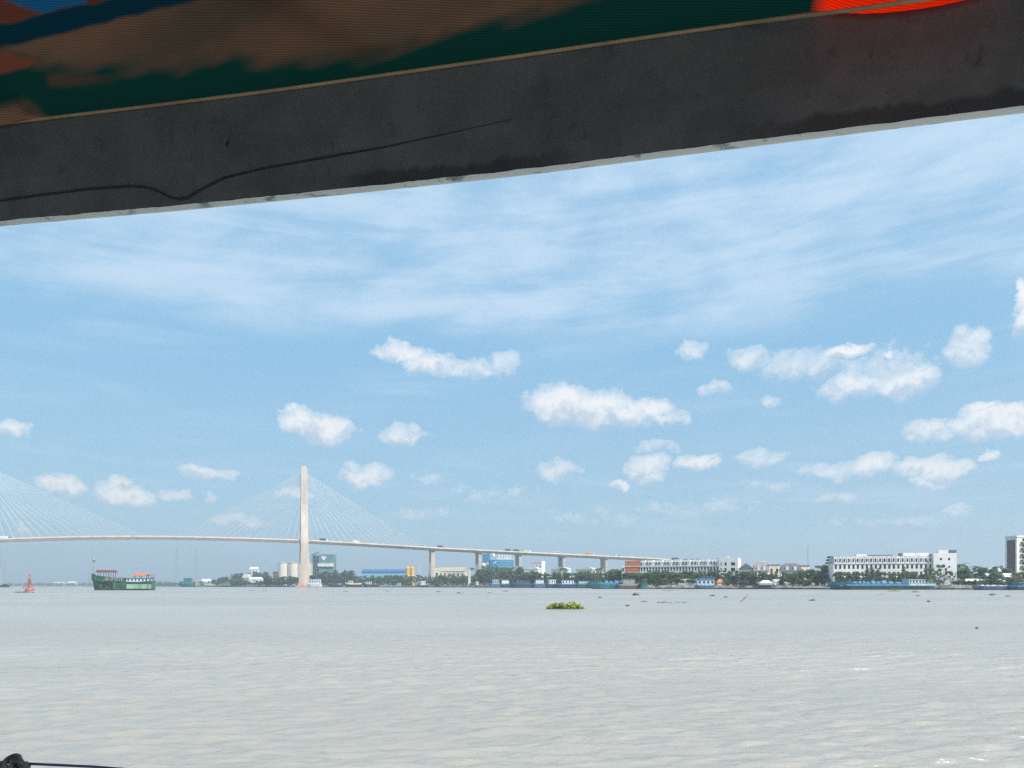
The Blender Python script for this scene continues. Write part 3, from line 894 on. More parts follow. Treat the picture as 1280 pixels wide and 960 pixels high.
house(543, 549, 950, 713, 710, M_cream, M_cream, 'small cream hut tucked against the tallest approach pier', 'flat', name='shed', cat='shed', nwin=1)

# river bank clutter in front of the villas
for (p0, p1, d, ye, yr, wl_, rf, lb, st_) in (
        (951, 966, 428, 729, 725.2, M_white2, M_tin, 'low grey white shed on the bank below the rosy mansard villa', 'hip'),
        (968, 974, 428, 727, 724.0, M_white, M_white, 'small white kiosk on the bank between two low sheds', 'flat'),
        (983, 993, 424, 729, 726.3, M_white, M_tin, 'small white gabled kiosk on the bank below the dark mansard villa', 'gable'),
        (1143, 1160, 392, 726.2, 721.6, M_white, M_roofr, 'small shop with red tiled roof behind the stern of the long barge', 'hip'),
        (1136, 1144, 394, 724, 721.0, M_cream, M_cream, 'cream kiosk next to the red roofed shop', 'flat'),
        (897, 905, 452, 728, 724.2, M_cream, M_orange, 'tiny orange roofed kiosk beside the blue houseboat', 'hip'),
        (1242, 1250, 400, 714.5, 709.5, M_white, M_white, 'white round roofed pavilion among trees near the brown tower', 'vault'),
        (1236, 1247, 392, 722, 716.5, M_pink, M_tin, 'rosy walled house with white roof below the round roofed pavilion', 'gable'),
        (1258, 1266, 388, 723, 716.5, M_white2, M_tin, 'small white roofed hut below the brown tower', 'gable'),
        (1270, 1284, 384, 727, 719.0, M_pink, M_orange, 'rosy hut with orange roof beyond the teal boat', 'hip')):
    house(p0, p1, d, ye, yr, wl_, rf, lb, st_, name='kiosk' if yr > 720 else 'house', cat='kiosk' if yr > 720 else 'house', nwin=2, depth=4.5)

# white bank walls
def bank_wall(px0, px1, d0, d1, ytop, ybot, label, steps=1):
    loc, yaw, L = site(px0, px1, d0, d1)
    r = thing('garden_wall', label, 'wall', loc, yaw)
    h = HT(ytop, (d0 + d1) / 2) - LAND
    mb = MB(); n = max(2, int(L / 3.5))
    for i in range(n):
        hh = h * (1 if i % 2 == 0 or steps == 0 else .86)
        if steps: mb.box(L * i / n, L * (i + .93) / n, 0, .25, -.1, hh * .93); continue
        a, b = L * i / n + .2, L * (i + 1) / n - .2             # arched bays
        mb.box(a, b, 0, .25, -.1, h * .28)
        arc = [(a + (b - a) * f, h * (.58 + .24 * math.sin(f * math.pi))) for f in np.linspace(0, 1, 9)]
        mb.prism([(b, h * .93), (a, h * .93)] + arc, 0, .25)
    mb.build('panel', M_white, r)
    for i in range(n + 1):
        x = min(L * i / n, L - .2) - .17
        MB().box(x, x + .36, -.08, .33, -.1, h).build('post', M_white, r)


bank_wall(1162, 1178, 392, 391, 721.2, 729, 'stepped white wall in front of the plain end block')
bank_wall(1179.5, 1199, 391, 389, 723.0, 729, 'lower white wall with posts next to the stepped one')
bank_wall(820, 871, 472, 462, 723.2, 732, 'long white post and panel wall below the brick gabled terrace', 0)


def awning(px0, px1, d, ytop, ybot, label, group):
    loc, yaw, L = site(px0, px1, d, d - 1.5)
    r = thing('market_awning', label, 'awning', loc, yaw, group)
    zt, zb = HT(ytop, d) - LAND, HT(ybot, d) - LAND
    MB().frus(-.2, L + .2, -1.6, 2.6, zb, .3, L - .3, -.2, 1.4, zt).build('canopy', M_white, r)
    for x in np.linspace(.3, L - .3, 4):
        for y in (-1.3, 2.2): MB().tube([(x, y, -.1), (x, y, zb + .02)], .07, 5).build('pole', M_steel, r)
    MB().box(.6, L - .6, .2, 1.2, -.05, 1.0).build('counter', M_wood, r)


awning(1206, 1224, 388, 723.6, 726.4, 'white quayside awning nearest the lower white wall', None)
awning(1225, 1233.5, 387, 724.2, 726.8, 'shortest white quayside awning in the middle of three', None)
awning(1234.5, 1255, 386, 723.8, 726.6, 'white quayside awning nearest the brown tower', None)


def tall_block():
    c = np.array(AT(1271, 420)[:2]); dirR = np.array([0.955, 0.30]); dirR /= np.linalg.norm(dirR); yaw = math.atan2(dirR[1], dirR[0])
    r = thing('tower_block', 'tall square block with brown side wall framed in white', 'building', (c[0], c[1], LAND), yaw)
    H = HT(672.0, 424) - LAND; D, W_ = 7.0, 26
    mb = MB()
    cols = [(4.2 + i * 4.4, 6.6 + i * 4.4) for i in range(5)]
    rows = [(H * k / 8 + 1.1, H * (k + 1) / 8 - .6) for k in range(8)]
    facade(mb, 0.8, W_, 0, H, cols, rows, 0, .45)
    mb.box(0.8, W_, .4505, D, 0, H - .01)
    mb.build('wall', M_cream, r)
    MB().box(.3, .795, .9, D - .9, 2, H - 1.4).build('brown_side_wall', M_umber, r)
    mb = MB()
    mb.box(0, .798, 0, .89, 0, H - 1.39); mb.box(0, .798, D - .89, D, 0, H - 1.39); mb.box(-.3, W_, -.3, D + .3, H + .003, H + .9); mb.box(0, .799, .003, D, H - 1.385, H)
    mb.build('white_frame', M_white, r)
    for i, (a, b) in enumerate(cols):
        for k, (za, zb) in enumerate(rows): window(r, a, b, za, zb, .3)
    for k in range(1, 8):
        MB().box(2.8, 8.5, -1.5, -.005, H * k / 8 - .1, H * k / 8 + .85).build('balcony', M_mill if k % 2 else M_slate, r)


tall_block()


def blue_office():
    d = 1000
    loc, yaw, L = site(603, 642, d, d)
    r = thing('office_block', 'blue glass office block with white sign letters on its roof', 'building', loc, yaw)
    H = HT(699.5, d) - LAND; Ht = HT(692.5, d) - LAND
    k = L / 39
    MB().box(0, 9.5 * k, 0, 16, 0, Ht).build('stair_tower', M_blue, r)
    MB().box(9.505 * k, 18 * k, -1.5, 16, 0, H - .3).build('dark_wing', M_blue, r)
    MB().box(18.01 * k, L, 0, 18, 0, H).build('glass_wing', mat('light_blue_glass_wall', (0.10, 0.33, 0.50), 0.25, 0.12, 0.15), r)
    mb = MB()
    for i in range(1, 9): mb.box(18.2 * k, L - .2, -.12, -.004, H * i / 9 - .08, H * i / 9 + .08)
    mb.build('glazing_bars', M_blued, r)
    MB().box(18 * k, L + .3, -.4, 18.3, H + .004, H + 1.3).build('parapet', M_white, r)
    # roof letters: rough white strokes, unreadable at this distance
    MB().lathe([(0.1, Ht - 4.2), (1.9, Ht - 3.4), (2.2, Ht - 1.6), (1.9, Ht + .2), (.1, Ht + 1.0)], 12, (13.5 * k, 1)).build('white_emblem', M_white, r)
    x = 20 * k
    for wd, hh in ((3.2, 5.0), (3.0, 5.2), (2.6, 4.8), (2.8, 5.0), (3.2, 4.6)):
        mb = MB(); mb.box(x, x + .8, 1, 1.4, H + 1.31, H + 1.31 + hh); mb.box(x + .81, x + wd * .8, 1, 1.4, H + 1.31 + hh * .75, H + 1.31 + hh); mb.box(x + .81, x + wd * .7, 1, 1.4, H + 1.31 + hh * .3, H + 1.31 + hh * .5)
        mb.build('sign_letter', M_white, r); x += wd + .9
    MB().prism([(12.5 * k, H - 6), (15.5 * k, H - 3.4), (17.8 * k, H - 2.2), (17.0 * k, H - 4.6), (14.6 * k, H - 5.2)], -1.75, -1.51).build('white_emblem', M_white, r)


blue_office()
# white domed tank and rosy chimney beside the office
r = thing('domed_tank', 'white domed tank in front of the blue office block', 'tank', AT(605, 960, LAND))
MB().lathe([(3.6, 0), (3.6, HT(708, 960) - LAND), (3.9, HT(708, 960) - LAND), (3.2, HT(705.5, 960) - LAND), (1.6, HT(704, 960) - LAND), (.1, HT(703.6, 960) - LAND)], 18).build('shell', M_white, r, True)
r = thing('chimney_tower', 'rosy chimney tower beside the white domed tank', 'tower', AT(609.5, 958, LAND))
MB().frus(-1.6, 1.6, -1.6, 1.6, 0, -1.3, 1.3, -1.3, 1.3, HT(704, 958) - LAND).build('shaft', M_pink, r)
MB().box(-1.6, 1.6, -1.6, 1.6, HT(704, 958) - LAND + .01, HT(703, 958) - LAND).build('cap', M_white, r)

r = thing('obelisk', 'slim cream pillar standing alone on the bank between approach piers', 'pillar', AT(586.8, 900, LAND))
h = HT(712, 900) - LAND
MB().frus(-2.2, 2.2, -2.2, 2.2, 0, -1.9, 1.9, -1.9, 1.9, 1.5).build('base', M_conc2, r)
MB().frus(-1.6, 1.6, -1.6, 1.6, 1.51, -.9, .9, -.9, .9, h).build('shaft', M_cream, r)


def feed_mill():
    d = 1150
    loc, yaw, L = site(388.5, 416.5, d, d)
    r = thing('feed_mill', 'blue green mill building with white band and heart shaped emblem', 'building', loc, yaw)
    z = lambda y: HT(y, d) - LAND
    m = L / 28
    MB().box(11 * m, L - .01, 0, 20, 0, z(692.8)).build('main_hall', M_mill, r)
    MB().box(9 * m, L + .7, -2.2, -.01, z(708.2), z(704.3)).build('white_band', M_white, r)
    # lattice stair tower
    t = link('stair_frame', None, r)
    for x in (0.4, 3.6, 7.0, 10.4):
        MB().box(x * m - .35, x * m + .35, 0, .7, 0, z(691.5 + .15 * abs(x - 8))).build('post', M_mill, t)
        MB().box(x * m - .3, x * m + .3, 10, 10.6, 0, z(692.5)).build('post', M_mill, t)
    for y in (695, 699, 703, 707, 711, 715, 719): MB().box(0, 10.6 * m, -.2, 11, z(y) - .25, z(y) + .25).build('landing', M_steel, t)
    MB().box(1.2 * m, 8.5 * m, 4, 9, 0, z(694)).build('lift_shaft', M_mill, t)
    MB().prism([(0.2 * m, z(693.5)), (9.2 * m, z(690.4)), (9.2 * m, z(689.8)), (0.2 * m, z(692.8))], 0, 8).build('conveyor', M_steel, r)
    # emblem
    cx, cz, s = 16.2 * m, z(697.6), 4.2
    pts = []
    for a in np.linspace(0, 2 * math.pi, 36, endpoint=False):
        pts.append((cx + s * .85 * (16 * math.sin(a) ** 3) / 16, cz + s * (13 * math.cos(a) - 5 * math.cos(2 * a) - 2 * math.cos(3 * a) - math.cos(4 * a)) / 16))
    MB().prism(pts, -.35, -.01).build('emblem', M_white, r)


feed_mill()
for k, (px, lb) in enumerate(((353.6, 'beige concrete silo farthest from the bridge tower'), (366.5, 'beige concrete silo in the middle of three'), (386.5, 'beige concrete silo partly hidden behind the bridge tower'))):
    r = thing('silo', lb, 'silo', AT(px, 1210, LAND), 0, None)
    h = HT(704.2, 1210) - LAND; rad = 7.4
    MB().lathe([(rad, 0), (rad, h)], 24).build('shell', M_cream, r, False)
    MB().lathe([(rad + .3, h + .01), (rad + .3, h + .8), (1.2, h + 2.4), (.8, h + 3.2)], 24).build('cap', M_conc2, r)
house(338, 348, 1215, 717, 714.2, M_pink, M_roofp, 'low rosy shed beside the beige silos', 'gable', name='shed', cat='shed')


def warehouse():
    d = 1260
    loc, yaw, L = site(452, 509, d, d)
    r = thing('warehouse', 'long warehouse with deep blue roof and light blue walls', 'warehouse', loc, yaw)
    z = lambda y: HT(y, d) - LAND
    MB().box(0, L, 0, 40, 0, z(714.8)).build('wall', M_blue2, r)
    MB().gable(-1, L + 1, -1.5, 41.5, z(714.8) + .01, z(711.2), 'x').build('roof', M_blued, r)
    for f in (.12, .36, .6, .84): MB().box(L * f, L * f + 5, -.2, -.01, 0, 6).build('door', M_white2, r)


warehouse()
for dx, lb in ((-2.9, 'yellow storage silo touching the blue warehouse'), (2.9, 'yellow storage silo away from the warehouse')):
    r = thing('yellow_silo', lb, 'silo', (AT(512.5, 1200)[0] + dx * 1.25, 1200, LAND), 0, None)
    h = HT(708.3, 1200) - LAND
    MB().lathe([(3.4, 0), (3.4, h - 2), (.9, h), (.8, h + 1.4)], 18).build('shell', M_yellow, r, False)
    MB().lathe([(3.55, h * .5), (3.55, h * .5 + 1.2)], 18).build('band', M_cream, r)
r = thing('pipe_mast', 'thin white pipe mast beyond the yellow silos', 'mast', AT(524.5, 1180, LAND))
MB().tube([(0, 0, 0), (0, 0, HT(704.5, 1180) - LAND)], [.45, .3], 6).build('pole', M_white, r)
MB().box(-1, 1, -1, 1, 0, .8).build('base', M_conc2, r)

# low houses left of the hill
for (p0, p1, d, ye, yr, wl_, rf, lb, st_) in (
        (243, 252, 1420, 728, 724.5, M_pink, M_roofp, 'rosy walled house next to the dark green barge', 'gable'),
        (251, 262, 1400, 728, 723.6, M_white2, M_tin, 'pale house with tin roof past the rosy walled house', 'gable'),
        (262, 272, 1330, 728, 724.8, M_cream, M_roofg, 'cream bungalow with dark roof before the white gabled house', 'hip'),
        (272, 286, 1280, 726.5, 720.8, M_white, M_roofp, 'white gabled house at the foot of the wooded hill', 'front'),
        (311, 331, 1210, 724.4, 721.2, M_conc2, M_tin, 'long white roofed hall behind the riverside shed', 'gable'),
        (309, 328, 1192, 728.4, 725.6, M_conc2, M_tin, 'long white riverside shed below the wooded hill', 'gable'),
        (303, 311, 1222, 722.5, 717.6, M_conc2, M_tin, 'white vaulted hall against the wooded hill', 'vault')):
    house(p0, p1, d, ye, yr, wl_, rf, lb, st_, depth=14)

# wooded hill: the mound is terrain, trees stand on it
mb = MB(); hx, hy = AT(322, 1270)[:2]
n = 14
vs = []
for i in range(n + 1):
    for j in range(n + 1):
        u, v = i / n * 2 - 1, j / n * 2 - 1
        vs.append((hx + u * 52, hy + v * 60, LAND + 16 * max(0, 1 - u ** 4) * max(0, 1 - v * v) + (-.4 if max(abs(u), abs(v)) == 1 else 0)))
mb.v = vs
for i in range(n):
    for j in range(n): mb.f.append((i * (n + 1) + j, (i + 1) * (n + 1) + j, (i + 1) * (n + 1) + j + 1, i * (n + 1) + j + 1)); mb.mi.append(0)
tag(mb.build('hill', mat('hill_earth_and_grass', (0.09, 0.10, 0.05), 0.95, 0.3, 0.05), smooth=True), kind='structure')
for k in range(46):
    u, v = trand.uniform(-.9, .9), trand.uniform(-.95, .1)
    z = LAND + 16 * max(0, 1 - u ** 4) * max(0, 1 - v * v)
    px = 640 + F * (hx + u * 52) / (hy + v * 60)
    tree(px, hy + v * 60, HT(0, 1) and (HZ - (z + trand.uniform(6, 9) - EYE) / (hy + v * 60) * F), 'round', trand.choice([M_leafd, M_leafo]), 'dark round tree on the wooded hill behind the white halls', 'trees covering the wooded hill', 1.3, z - .5)
house(312, 322, 1300, 711.5, 708.6, M_white, M_tin, 'white house on the crest of the wooded hill', 'gable', base=17.0, nwin=3)
r = thing('flagpole', 'thin pole beside the white house on the hill crest', 'pole', AT(325.5, 1295, 16.6))
MB().tube([(0, 0, 0), (0, 0, HT(704, 1295) - 16.6)], .22, 5).build('pole', M_steel, r); MB().lathe([(.5, 0), (.4, .5)], 8).build('base', M_conc2, r)

# ------------------------------------------------------------------ trees along the bank
tree_row(286, 303, 6, 1190, 720, 724, ['round'], [M_leaf, M_leafd], 'round tree at the foot of the hill beside the vaulted hall', 'trees at the foot of the hill', 1.0)
tree_row(264, 300, 9, 1240, 720, 725, ['round'], [M_leaf, M_leafo], 'round tree before the bare shoulder of the hill', 'trees before the shoulder of the hill', 1.1)
tree_row(296, 334, 10, 1168, 724, 727, ['round'], [M_leafd, M_leafo], 'low bushy tree in front of the white riverside shed', 'low trees before the riverside shed', 1.2)
tree_row(331, 374, 11, 1120, 718, 723, ['round'], [M_leaf, M_leafd], 'leafy green tree between the white riverside shed and the bridge tower', 'trees beside the bridge tower', 1.35)
tree_row(384, 402, 5, 1090, 717, 719.5, ['round'], [M_leafd], 'dark bushy tree just past the bridge tower', 'trees just past the bridge tower', 1.1)
tree_row(399, 417, 5, 1070, 713, 718, ['round', 'wispy'], [M_leafo, M_leafd], 'olive tree in front of the mill building', 'olive trees in front of the mill')
tree_row(416, 442, 9, 1050, 711.5, 717, ['pine', 'slender'], [M_leafd], 'dark pointed tree between the mill and the blue warehouse', 'pointed trees between mill and warehouse', 1.3)
tree_row(440, 482, 14, 1040, 718, 722, ['round', 'wispy'], [M_leafd, M_leafo], 'low olive tree in front of the blue warehouse', 'low trees in front of the blue warehouse')
tree_row(481, 496, 4, 1010, 717, 719.5, ['round'], [M_leaf, M_leafy], 'fresh green round tree in front of the blue warehouse', 'fresh green trees in front of the warehouse', 1.15)
tree_row(495, 540, 17, 985, 717.5, 721.5, ['round', 'wispy'], [M_leaf, M_leafo], 'bushy tree between the warehouse and the tallest approach pier', 'trees before the tallest approach pier')
tree_row(540, 602, 24, 930, 716, 721, ['round', 'wispy'], [M_leafo, M_leaf], 'olive bushy tree between the two tallest approach piers', 'trees between the two tallest piers', 1.1)
tree_row(598, 656, 24, 850, 706, 714.5, ['round', 'slender', 'wispy'], [M_leaf, M_leafd, M_leafo], 'green tree in front of the blue office block', 'trees in front of the blue office block', 1.1)
tree_row(650, 800, 40, 600, 712.5, 716.5, ['round', 'slender'], [M_leaf, M_leafd], 'leafy tree among the white vaulted villas', 'trees among the vaulted villas', 1.15, dj=10)
tree_row(762, 782, 4, 520, 709, 712.5, ['round'], [M_leaf, M_leafy], 'taller green tree beside the orange brick gable', 'taller trees beside the brick gable')
tree_row(780, 815, 8, 492, 713.5, 716, ['round'], [M_leaf, M_leafo], 'low green tree at the foot of the orange brick gable', 'trees at the foot of the brick gable', 1.2)
tree_row(808, 835, 7, 474, 711.5, 714, ['slender', 'round'], [M_leafd], 'dark street tree above the post and panel wall', 'dark street trees above the long white wall', 1.2)
tree_row(832, 876, 10, 472, 712, 715, ['round'], [M_leaf], 'round green street tree in front of the brick gabled terrace', 'green street trees before the left terrace', 1.05)
tree_row(873, 924, 11, 468, 711, 714.5, ['slender', 'wispy'], [M_leafd, M_leaf], 'airy street tree in front of the bright white corner house', 'street trees before the corner house', 1.25)
tree_row(922, 962, 14, 432, 712, 719, ['round', 'wispy'], [M_leaf, M_leafd, M_leafo], 'garden tree in front of the rosy mansard villa', 'garden trees before the rosy mansard villa')
tree_row(962, 1004, 13, 428, 711.5, 720, ['wispy', 'slender', 'round'], [M_leaf, M_leafd], 'garden tree in front of the dark mansard villa', 'garden trees before the dark mansard villa', 1.1)
tree(1022, 426, 703.2, 'round', M_leafy, 'biggest round tree with yellow green top beside the long barge', None, 1.15)
tree(1014, 423, 710, 'round', M_leaf, 'green tree on the villa side of the biggest round tree', None, 1.2)
tree(1031, 424, 710, 'round', M_leaf, 'green tree on the barge side of the biggest round tree', None, 1.2)
tree(1022, 420, 715, 'round', M_leafd, 'low dark tree under the biggest round tree', None, 1.7)
tree(1037.5, 425, 693.5, 'pine', M_leafd, 'tall dark tiered conifer at the edge of the barge terrace', None, 1.0)
for k, px in enumerate((1050, 1060, 1071, 1084, 1090, 1098, 1104, 1117, 1130, 1126, 1140)):
    tall = k in (3, 4, 5, 8)
    tree(px, 392 + (k % 3), (708.5 if k in (4, 8) else 710) if tall else 713 + (k % 2), 'slender' if tall else 'round', M_leafd if tall else M_leaf,
         'tall dark feathery street tree in front of the barge terrace' if tall else 'round green street tree in front of the barge terrace',
         'dark street trees before the barge terrace' if tall else 'green street trees before the barge terrace', 1.35 if tall else 1.1)
tree(1156, 391, 707.0, 'round', M_leaf, 'fullest round green tree above the red roofed shop', None, .95)
for px, y in ((1168, 712), (1173, 715), (1180, 704), (1186, 712)):
    tree(px, 391, y, 'wispy', M_leafd, 'wispy open tree against the plain white end block', 'wispy trees before the end block', .8)
tree_row(1201, 1258, 18, 402, 706.5, 713, ['round', 'slender', 'wispy'], [M_leafd, M_leaf], 'dark garden tree behind the white quayside awnings', 'trees behind the quayside awnings', 1.1)
tree_row(1240, 1290, 10, 388, 713, 720, ['round'], [M_leaf, M_leafd], 'leafy tree around the huts below the brown tower', 'trees around the huts below the brown tower', 1.2)
for px, d, y in ((704, 610, 709), (748, 575, 709.5), (1202, 404, 704), (1222, 404, 707)):
    tree(px, d, y, 'palm', M_leafd, 'slim palm among the villas' if px < 1000 else 'slim palm over the quayside awnings', 'palms among the villas' if px < 1000 else 'palms over the awnings', 1.0)
# scrub along the water's edge
for (a, b, n_, lab, grp, leaves) in ((268, 372, 20, 'low scrub on the bank below the wooded hill', 'bank scrub below the hill', [M_leafd, M_leafo]),
                                     (402, 540, 26, 'low scrub on the bank before the tallest pier', 'bank scrub before the tallest pier', [M_leafo, M_leaf]),
                                     (540, 612, 16, 'low scrub on the bank between approach piers', 'bank scrub between the piers', [M_leafo, M_leafd]),
                                     (640, 812, 22, 'low scrub on the bank behind the moored boats', 'bank scrub behind the moored boats', [M_leaf, M_leafd]),
                                     (905, 1040, 18, 'low scrub on the bank below the mansard villas', 'bank scrub below the villas', [M_leaf, M_leafy, M_leafo]),
                                     (1160, 1290, 16, 'low scrub on the bank below awnings and huts', 'bank scrub below the awnings', [M_leaf, M_leafo])):
    for k in range(n_):
        px = a + (b - a) * (k + trand.random()) / n_
        d = shore_d(px) + trand.uniform(4.5, 9)
        H = trand.uniform(2.2, 4.5)
        tree(px, d, HZ - (LAND + H - EYE) / d * F, 'shrub', trand.choice(leaves), lab, grp, 1.1)

# far wooded shore, one mass
rng = np.random.default_rng(77)
mb = MB(); cs, rs = [], []
for px in np.arange(-260, 262, 1.7):
    d = shore_d(px) + rng.uniform(30, 160)
    x, y, _ = AT(px, d)
    for _ in range(2):
        rr = rng.uniform(3, 6.5); cs.append((x + rng.normal(0, 3), y + rng.normal(0, 8), LAND + rng.uniform(1.5, 5.5))); rs.append(rr)
leaf_cloud(mb, cs, rs, 16000, 1.6, 0.9)
tag(mb.build('far_woods', M_leafd), 'far hazy line of woods along the distant shore', 'woods', None, 'stuff')
house(66, 78, 2600, 728.9, 727.6, M_white, M_tin, 'tiny pale hall on the distant shore behind the green cargo boat bow', 'gable', depth=20)
house(84, 93, 2550, 728.8, 726.6, M_white, M_tin, 'tiny white gabled hall on the distant shore', 'gable', depth=20)
house(196, 210, 1800, 729.5, 726.5, M_slate, M_roofg, 'grey blue shed on the distant shore behind the green cargo boat stern', 'gable', depth=14, name='shed', cat='shed')


# ------------------------------------------------------------------ pylons, masts
def pylon(px, d, ytop, label):
    r = thing('transmission_tower', label, 'pylon', AT(px, d, LAND))
    h = HT(ytop, d) - LAND; b, t = h * .055, h * .018
    mb = MB()
    P = lambda s, q, f: (s * (b + (t - b) * f), q * (b + (t - b) * f), h * f)
    for s in (-1, 1):
        for q in (-1, 1): mb.tube([P(s, q, 0), P(s, q, 1)], .16, 4)
    for k in range(10):
        f0, f1 = k / 10, (k + 1) / 10
        for q in (-1, 1):
            mb.tube([P(-1, q, f0), P(1, q, f1)], .07, 3); mb.tube([P(q, 1, f0), P(q, -1, f1)], .07, 3)
    mb.build('lattice', M_steel, r)
    for f in (.78, .87, .96): MB().tube([(-h * .07, 0, h * f), (h * .07, 0, h * f)], .14, 4).build('crossarm', M_steel, r)


pylon(221, 1900, 683, 'lattice pylon nearest the green cargo boat')
pylon(245, 1900, 688, 'lattice pylon over the rosy walled house')
r = thing('signal_mast', 'tall grey mast with dark bulb on top behind the boat bow', 'mast', AT(117.5, 800, -1))
z = lambda y: HT(y, 800) + 1
MB().tube([(0, 0, 0), (0, 0, z(702))], [.75, .42], 8).build('pole', M_steel, r)
MB().lathe([(.3, z(702.6)), (1.5, z(701.5)), (1.9, z(699.6)), (1.3, z(697.6)), (.2, z(696.2))], 14).build('bulb', M_steel, r, True)
MB().tube([(0, 0, z(696.3)), (0, 0, z(689))], .14, 5).build('spike', M_steel, r)
mb = MB()
for x in (-6.2, -2.6):
    mb.tube([(x, 0, 0), (x, 0, z(716.5))], .35, 5)
mb.tube([(-8, 0, z(717)), (1, 0, z(717))], .3, 5); mb.tube([(-6, 0, z(730)), (-2.6, 0, z(717))], .25, 4)
mb.build('gantry', M_steel, r)
r = thing('radio_mast', 'thin dark mast above the big round tree', 'mast', AT(1010, 470, LAND))
MB().tube([(0, 0, 0), (0, 0, HT(681, 470) - LAND)], [.22, .12], 5).build('pole', M_steel, r)
for f in (.55, .75, .93): MB().tube([(-.5, 0, (HT(681, 470) - LAND) * f), (.5, 0, (HT(681, 470) - LAND) * f)], .06, 4).build('rung', M_steel, r)


# ------------------------------------------------------------------ boats
def hull_mesh(L, W, hb, hm, hs, m_low, m_top, band=0.3, bow=0.22, step=False, square=False):
    """lofted hull, bow towards -x; lower and upper strakes in their own paint"""
    st = np.linspace(0, 1, 25); secs = []
    for f in st:
        if f < bow: wid = (f / bow) ** 0.6 * .96 + .04
        else: wid = 1.0 if square or f < .86 else 1 - .3 * ((f - .86) / .14) ** 2
        rise = hm + ((hb - hm) * max(0, 1 - f / .38) ** 1.8 if not step else (hb - hm) * (1 - .42 * min(1, f / .30)) * (1 if f < .52 else 0)) + (hs - hm) * max(0, (f - .72) / .28) ** 1.6
        x = -L / 2 + L * f
        rake = lambda zz: -L * .045 * (zz / max(hb, .1)) * max(0, 1 - f / bow) if f < bow else 0
        w0 = W / 2 * wid * (.55 if f < bow else .86); w1 = W / 2 * wid
        zt = rise
        z = [-.5, -.4, min(.42, zt * .25), zt * (1 - band), zt * (1 - band) + .01, zt]
        ww = [0.02, w0 * .9, w0, w0 + (w1 - w0) * .8, w0 + (w1 - w0) * .8 + .09, w1 + .05]
        ring = [(x + rake(b), -a, b) for a, b in zip(ww, z)] + [(x + rake(zt), -w1 + .25 * wid, zt), (x + rake(zt), -w1 + .28 * wid, max(.3, zt * .62))]
        ring2 = [(p[0], -p[1], p[2]) for p in ring]
        secs.append((ring, ring2))
    mb = MB(); k = 8
    for side in (0, 1):
        o = len(mb.v)
        for s in secs: mb.v += s[side]
        for i in range(24):
            for j in range(k - 1):
                q = (o + i * k + j, o + (i + 1) * k + j, o + (i + 1) * k + j + 1, o + i * k + j + 1)
                mb.f.append(q if side == 0 else q[::-1]); mb.mi.append(2 if j < 2 else 0 if j < 3 else 1)
    # deck and transom
    o = len(mb.v)
    for s in secs: mb.v += [s[0][7], s[1][7]]
    for i in range(24): mb.f.append((o + 2 * i, o + 2 * i + 2, o + 2 * i + 3, o + 2 * i + 1)); mb.mi.append(1)
    for e in (0, 24):
        o = len(mb.v); rr = secs[e][0][:7] + secs[e][1][:7][::-1]; mb.v += rr
        mb.f.append(tuple(range(o, o + 14))); mb.mi.append(0)
    return mb


def cabin(root, x0, x1, hw, z0, z1, wall, roof, nwin=4, over=.35):
    c = link('cabin', None, root)
    mb = MB(); L = x1 - x0
    cols = [(x0 + (i + .25) * L / nwin, x0 + (i + .75) * L / nwin) for i in range(nwin)]
    rows = [(z0 + (z1 - z0) * .45, z0 + (z1 - z0) * .82)]
    facade(mb, x0, x1, z0, z1, cols, rows, -hw, .1); mb.box(x0, x1, -hw + .25, hw, z0, z1 - .01)
    mb.build('cabin_wall', wall, c)
    MB().box(x0 - over, x1 + over, -hw - over, hw + over, z1 + .004, z1 + .16).build('cabin_roof', roof, c)
    for a, b in cols: window(c, a, b, rows[0][0], rows[0][1], -hw + .14, wall, 'cabin_window')
    return c


def stern_post(root, x, z0, z1, m=M_steel):
    MB().tube([(x, 0, z0), (x, 0, z1)], .07, 5).build('mast', m, root)


# 1  green cargo boat
d = 338; k = MPX(d)
r = thing('cargo_boat', 'high bowed green cargo boat with red canopies out on the river', 'boat', AT(156, d + 4, 0), R(17))
LB = 66 * k * 1.04
hb, hm, hs = HT(718.5, d), HT(727, d), HT(725.5, d)
fore, aft = MB(), MB()
hull_mesh(LB, 8.4, hb, hm, hs, None, None, .20, .30, step=True).build('hull', [M_hgreen, mat('green_bulwark_paint', (0.05, 0.14, 0.10), 0.5, 0.3, .6), mat('muddy_boot_topping', (.075, .055, .045), .8, .35, .8)], r)
MB().box(LB * .06, LB * .47, -4.42, -4.33, .55, hm * .72).build('lit_tone_panel', M_hgreen2, r)  # paler slab puts the lighter, lit look of the aft side into colour
MB().box(-LB * .02, LB * .45, -3.3, 3.3, .3, hm * .80).build('hold_cover', M_steel, r)
cabin(r, LB * .05, LB * .47, 3.2, hm * .80 + .01, hm + 1.4, M_white2, M_navy, 7)
MB().box(LB * .05, LB * .48, -4.55, -4.45, hm * .74, hm * .92).build('rub_rail', M_navy, r)
cn = link('bow_canopy', None, r)
MB().frus(-LB * .47, -LB * .13, -3.1, 3.1, HT(715.4, d), -LB * .44, -LB * .16, -2.2, 2.2, HT(712.6, d)).build('canopy_cloth', mat('dark_red_canopy_cloth', (0.17, 0.045, 0.055), 0.8, .2, 1.2), cn)
for x in (-.42, -.33, -.25, -.17):
    for s in (-1, 1): MB().tube([(LB * x, s * 2.4, hm * .9), (LB * x, s * 2.4, HT(714.3, d) + .05)], .10, 5).build('canopy_post', M_dark, cn)
cn = link('stern_canopy', None, r)
MB().frus(LB * .13, LB * .40, -3.0, 3.0, HT(719.6, d), LB * .17, LB * .36, -2.0, 2.0, HT(716.6, d)).build('canopy_cloth', mat('faded_red_canopy_cloth', (0.50, 0.16, 0.10), 0.8, .2, 1.2), cn)
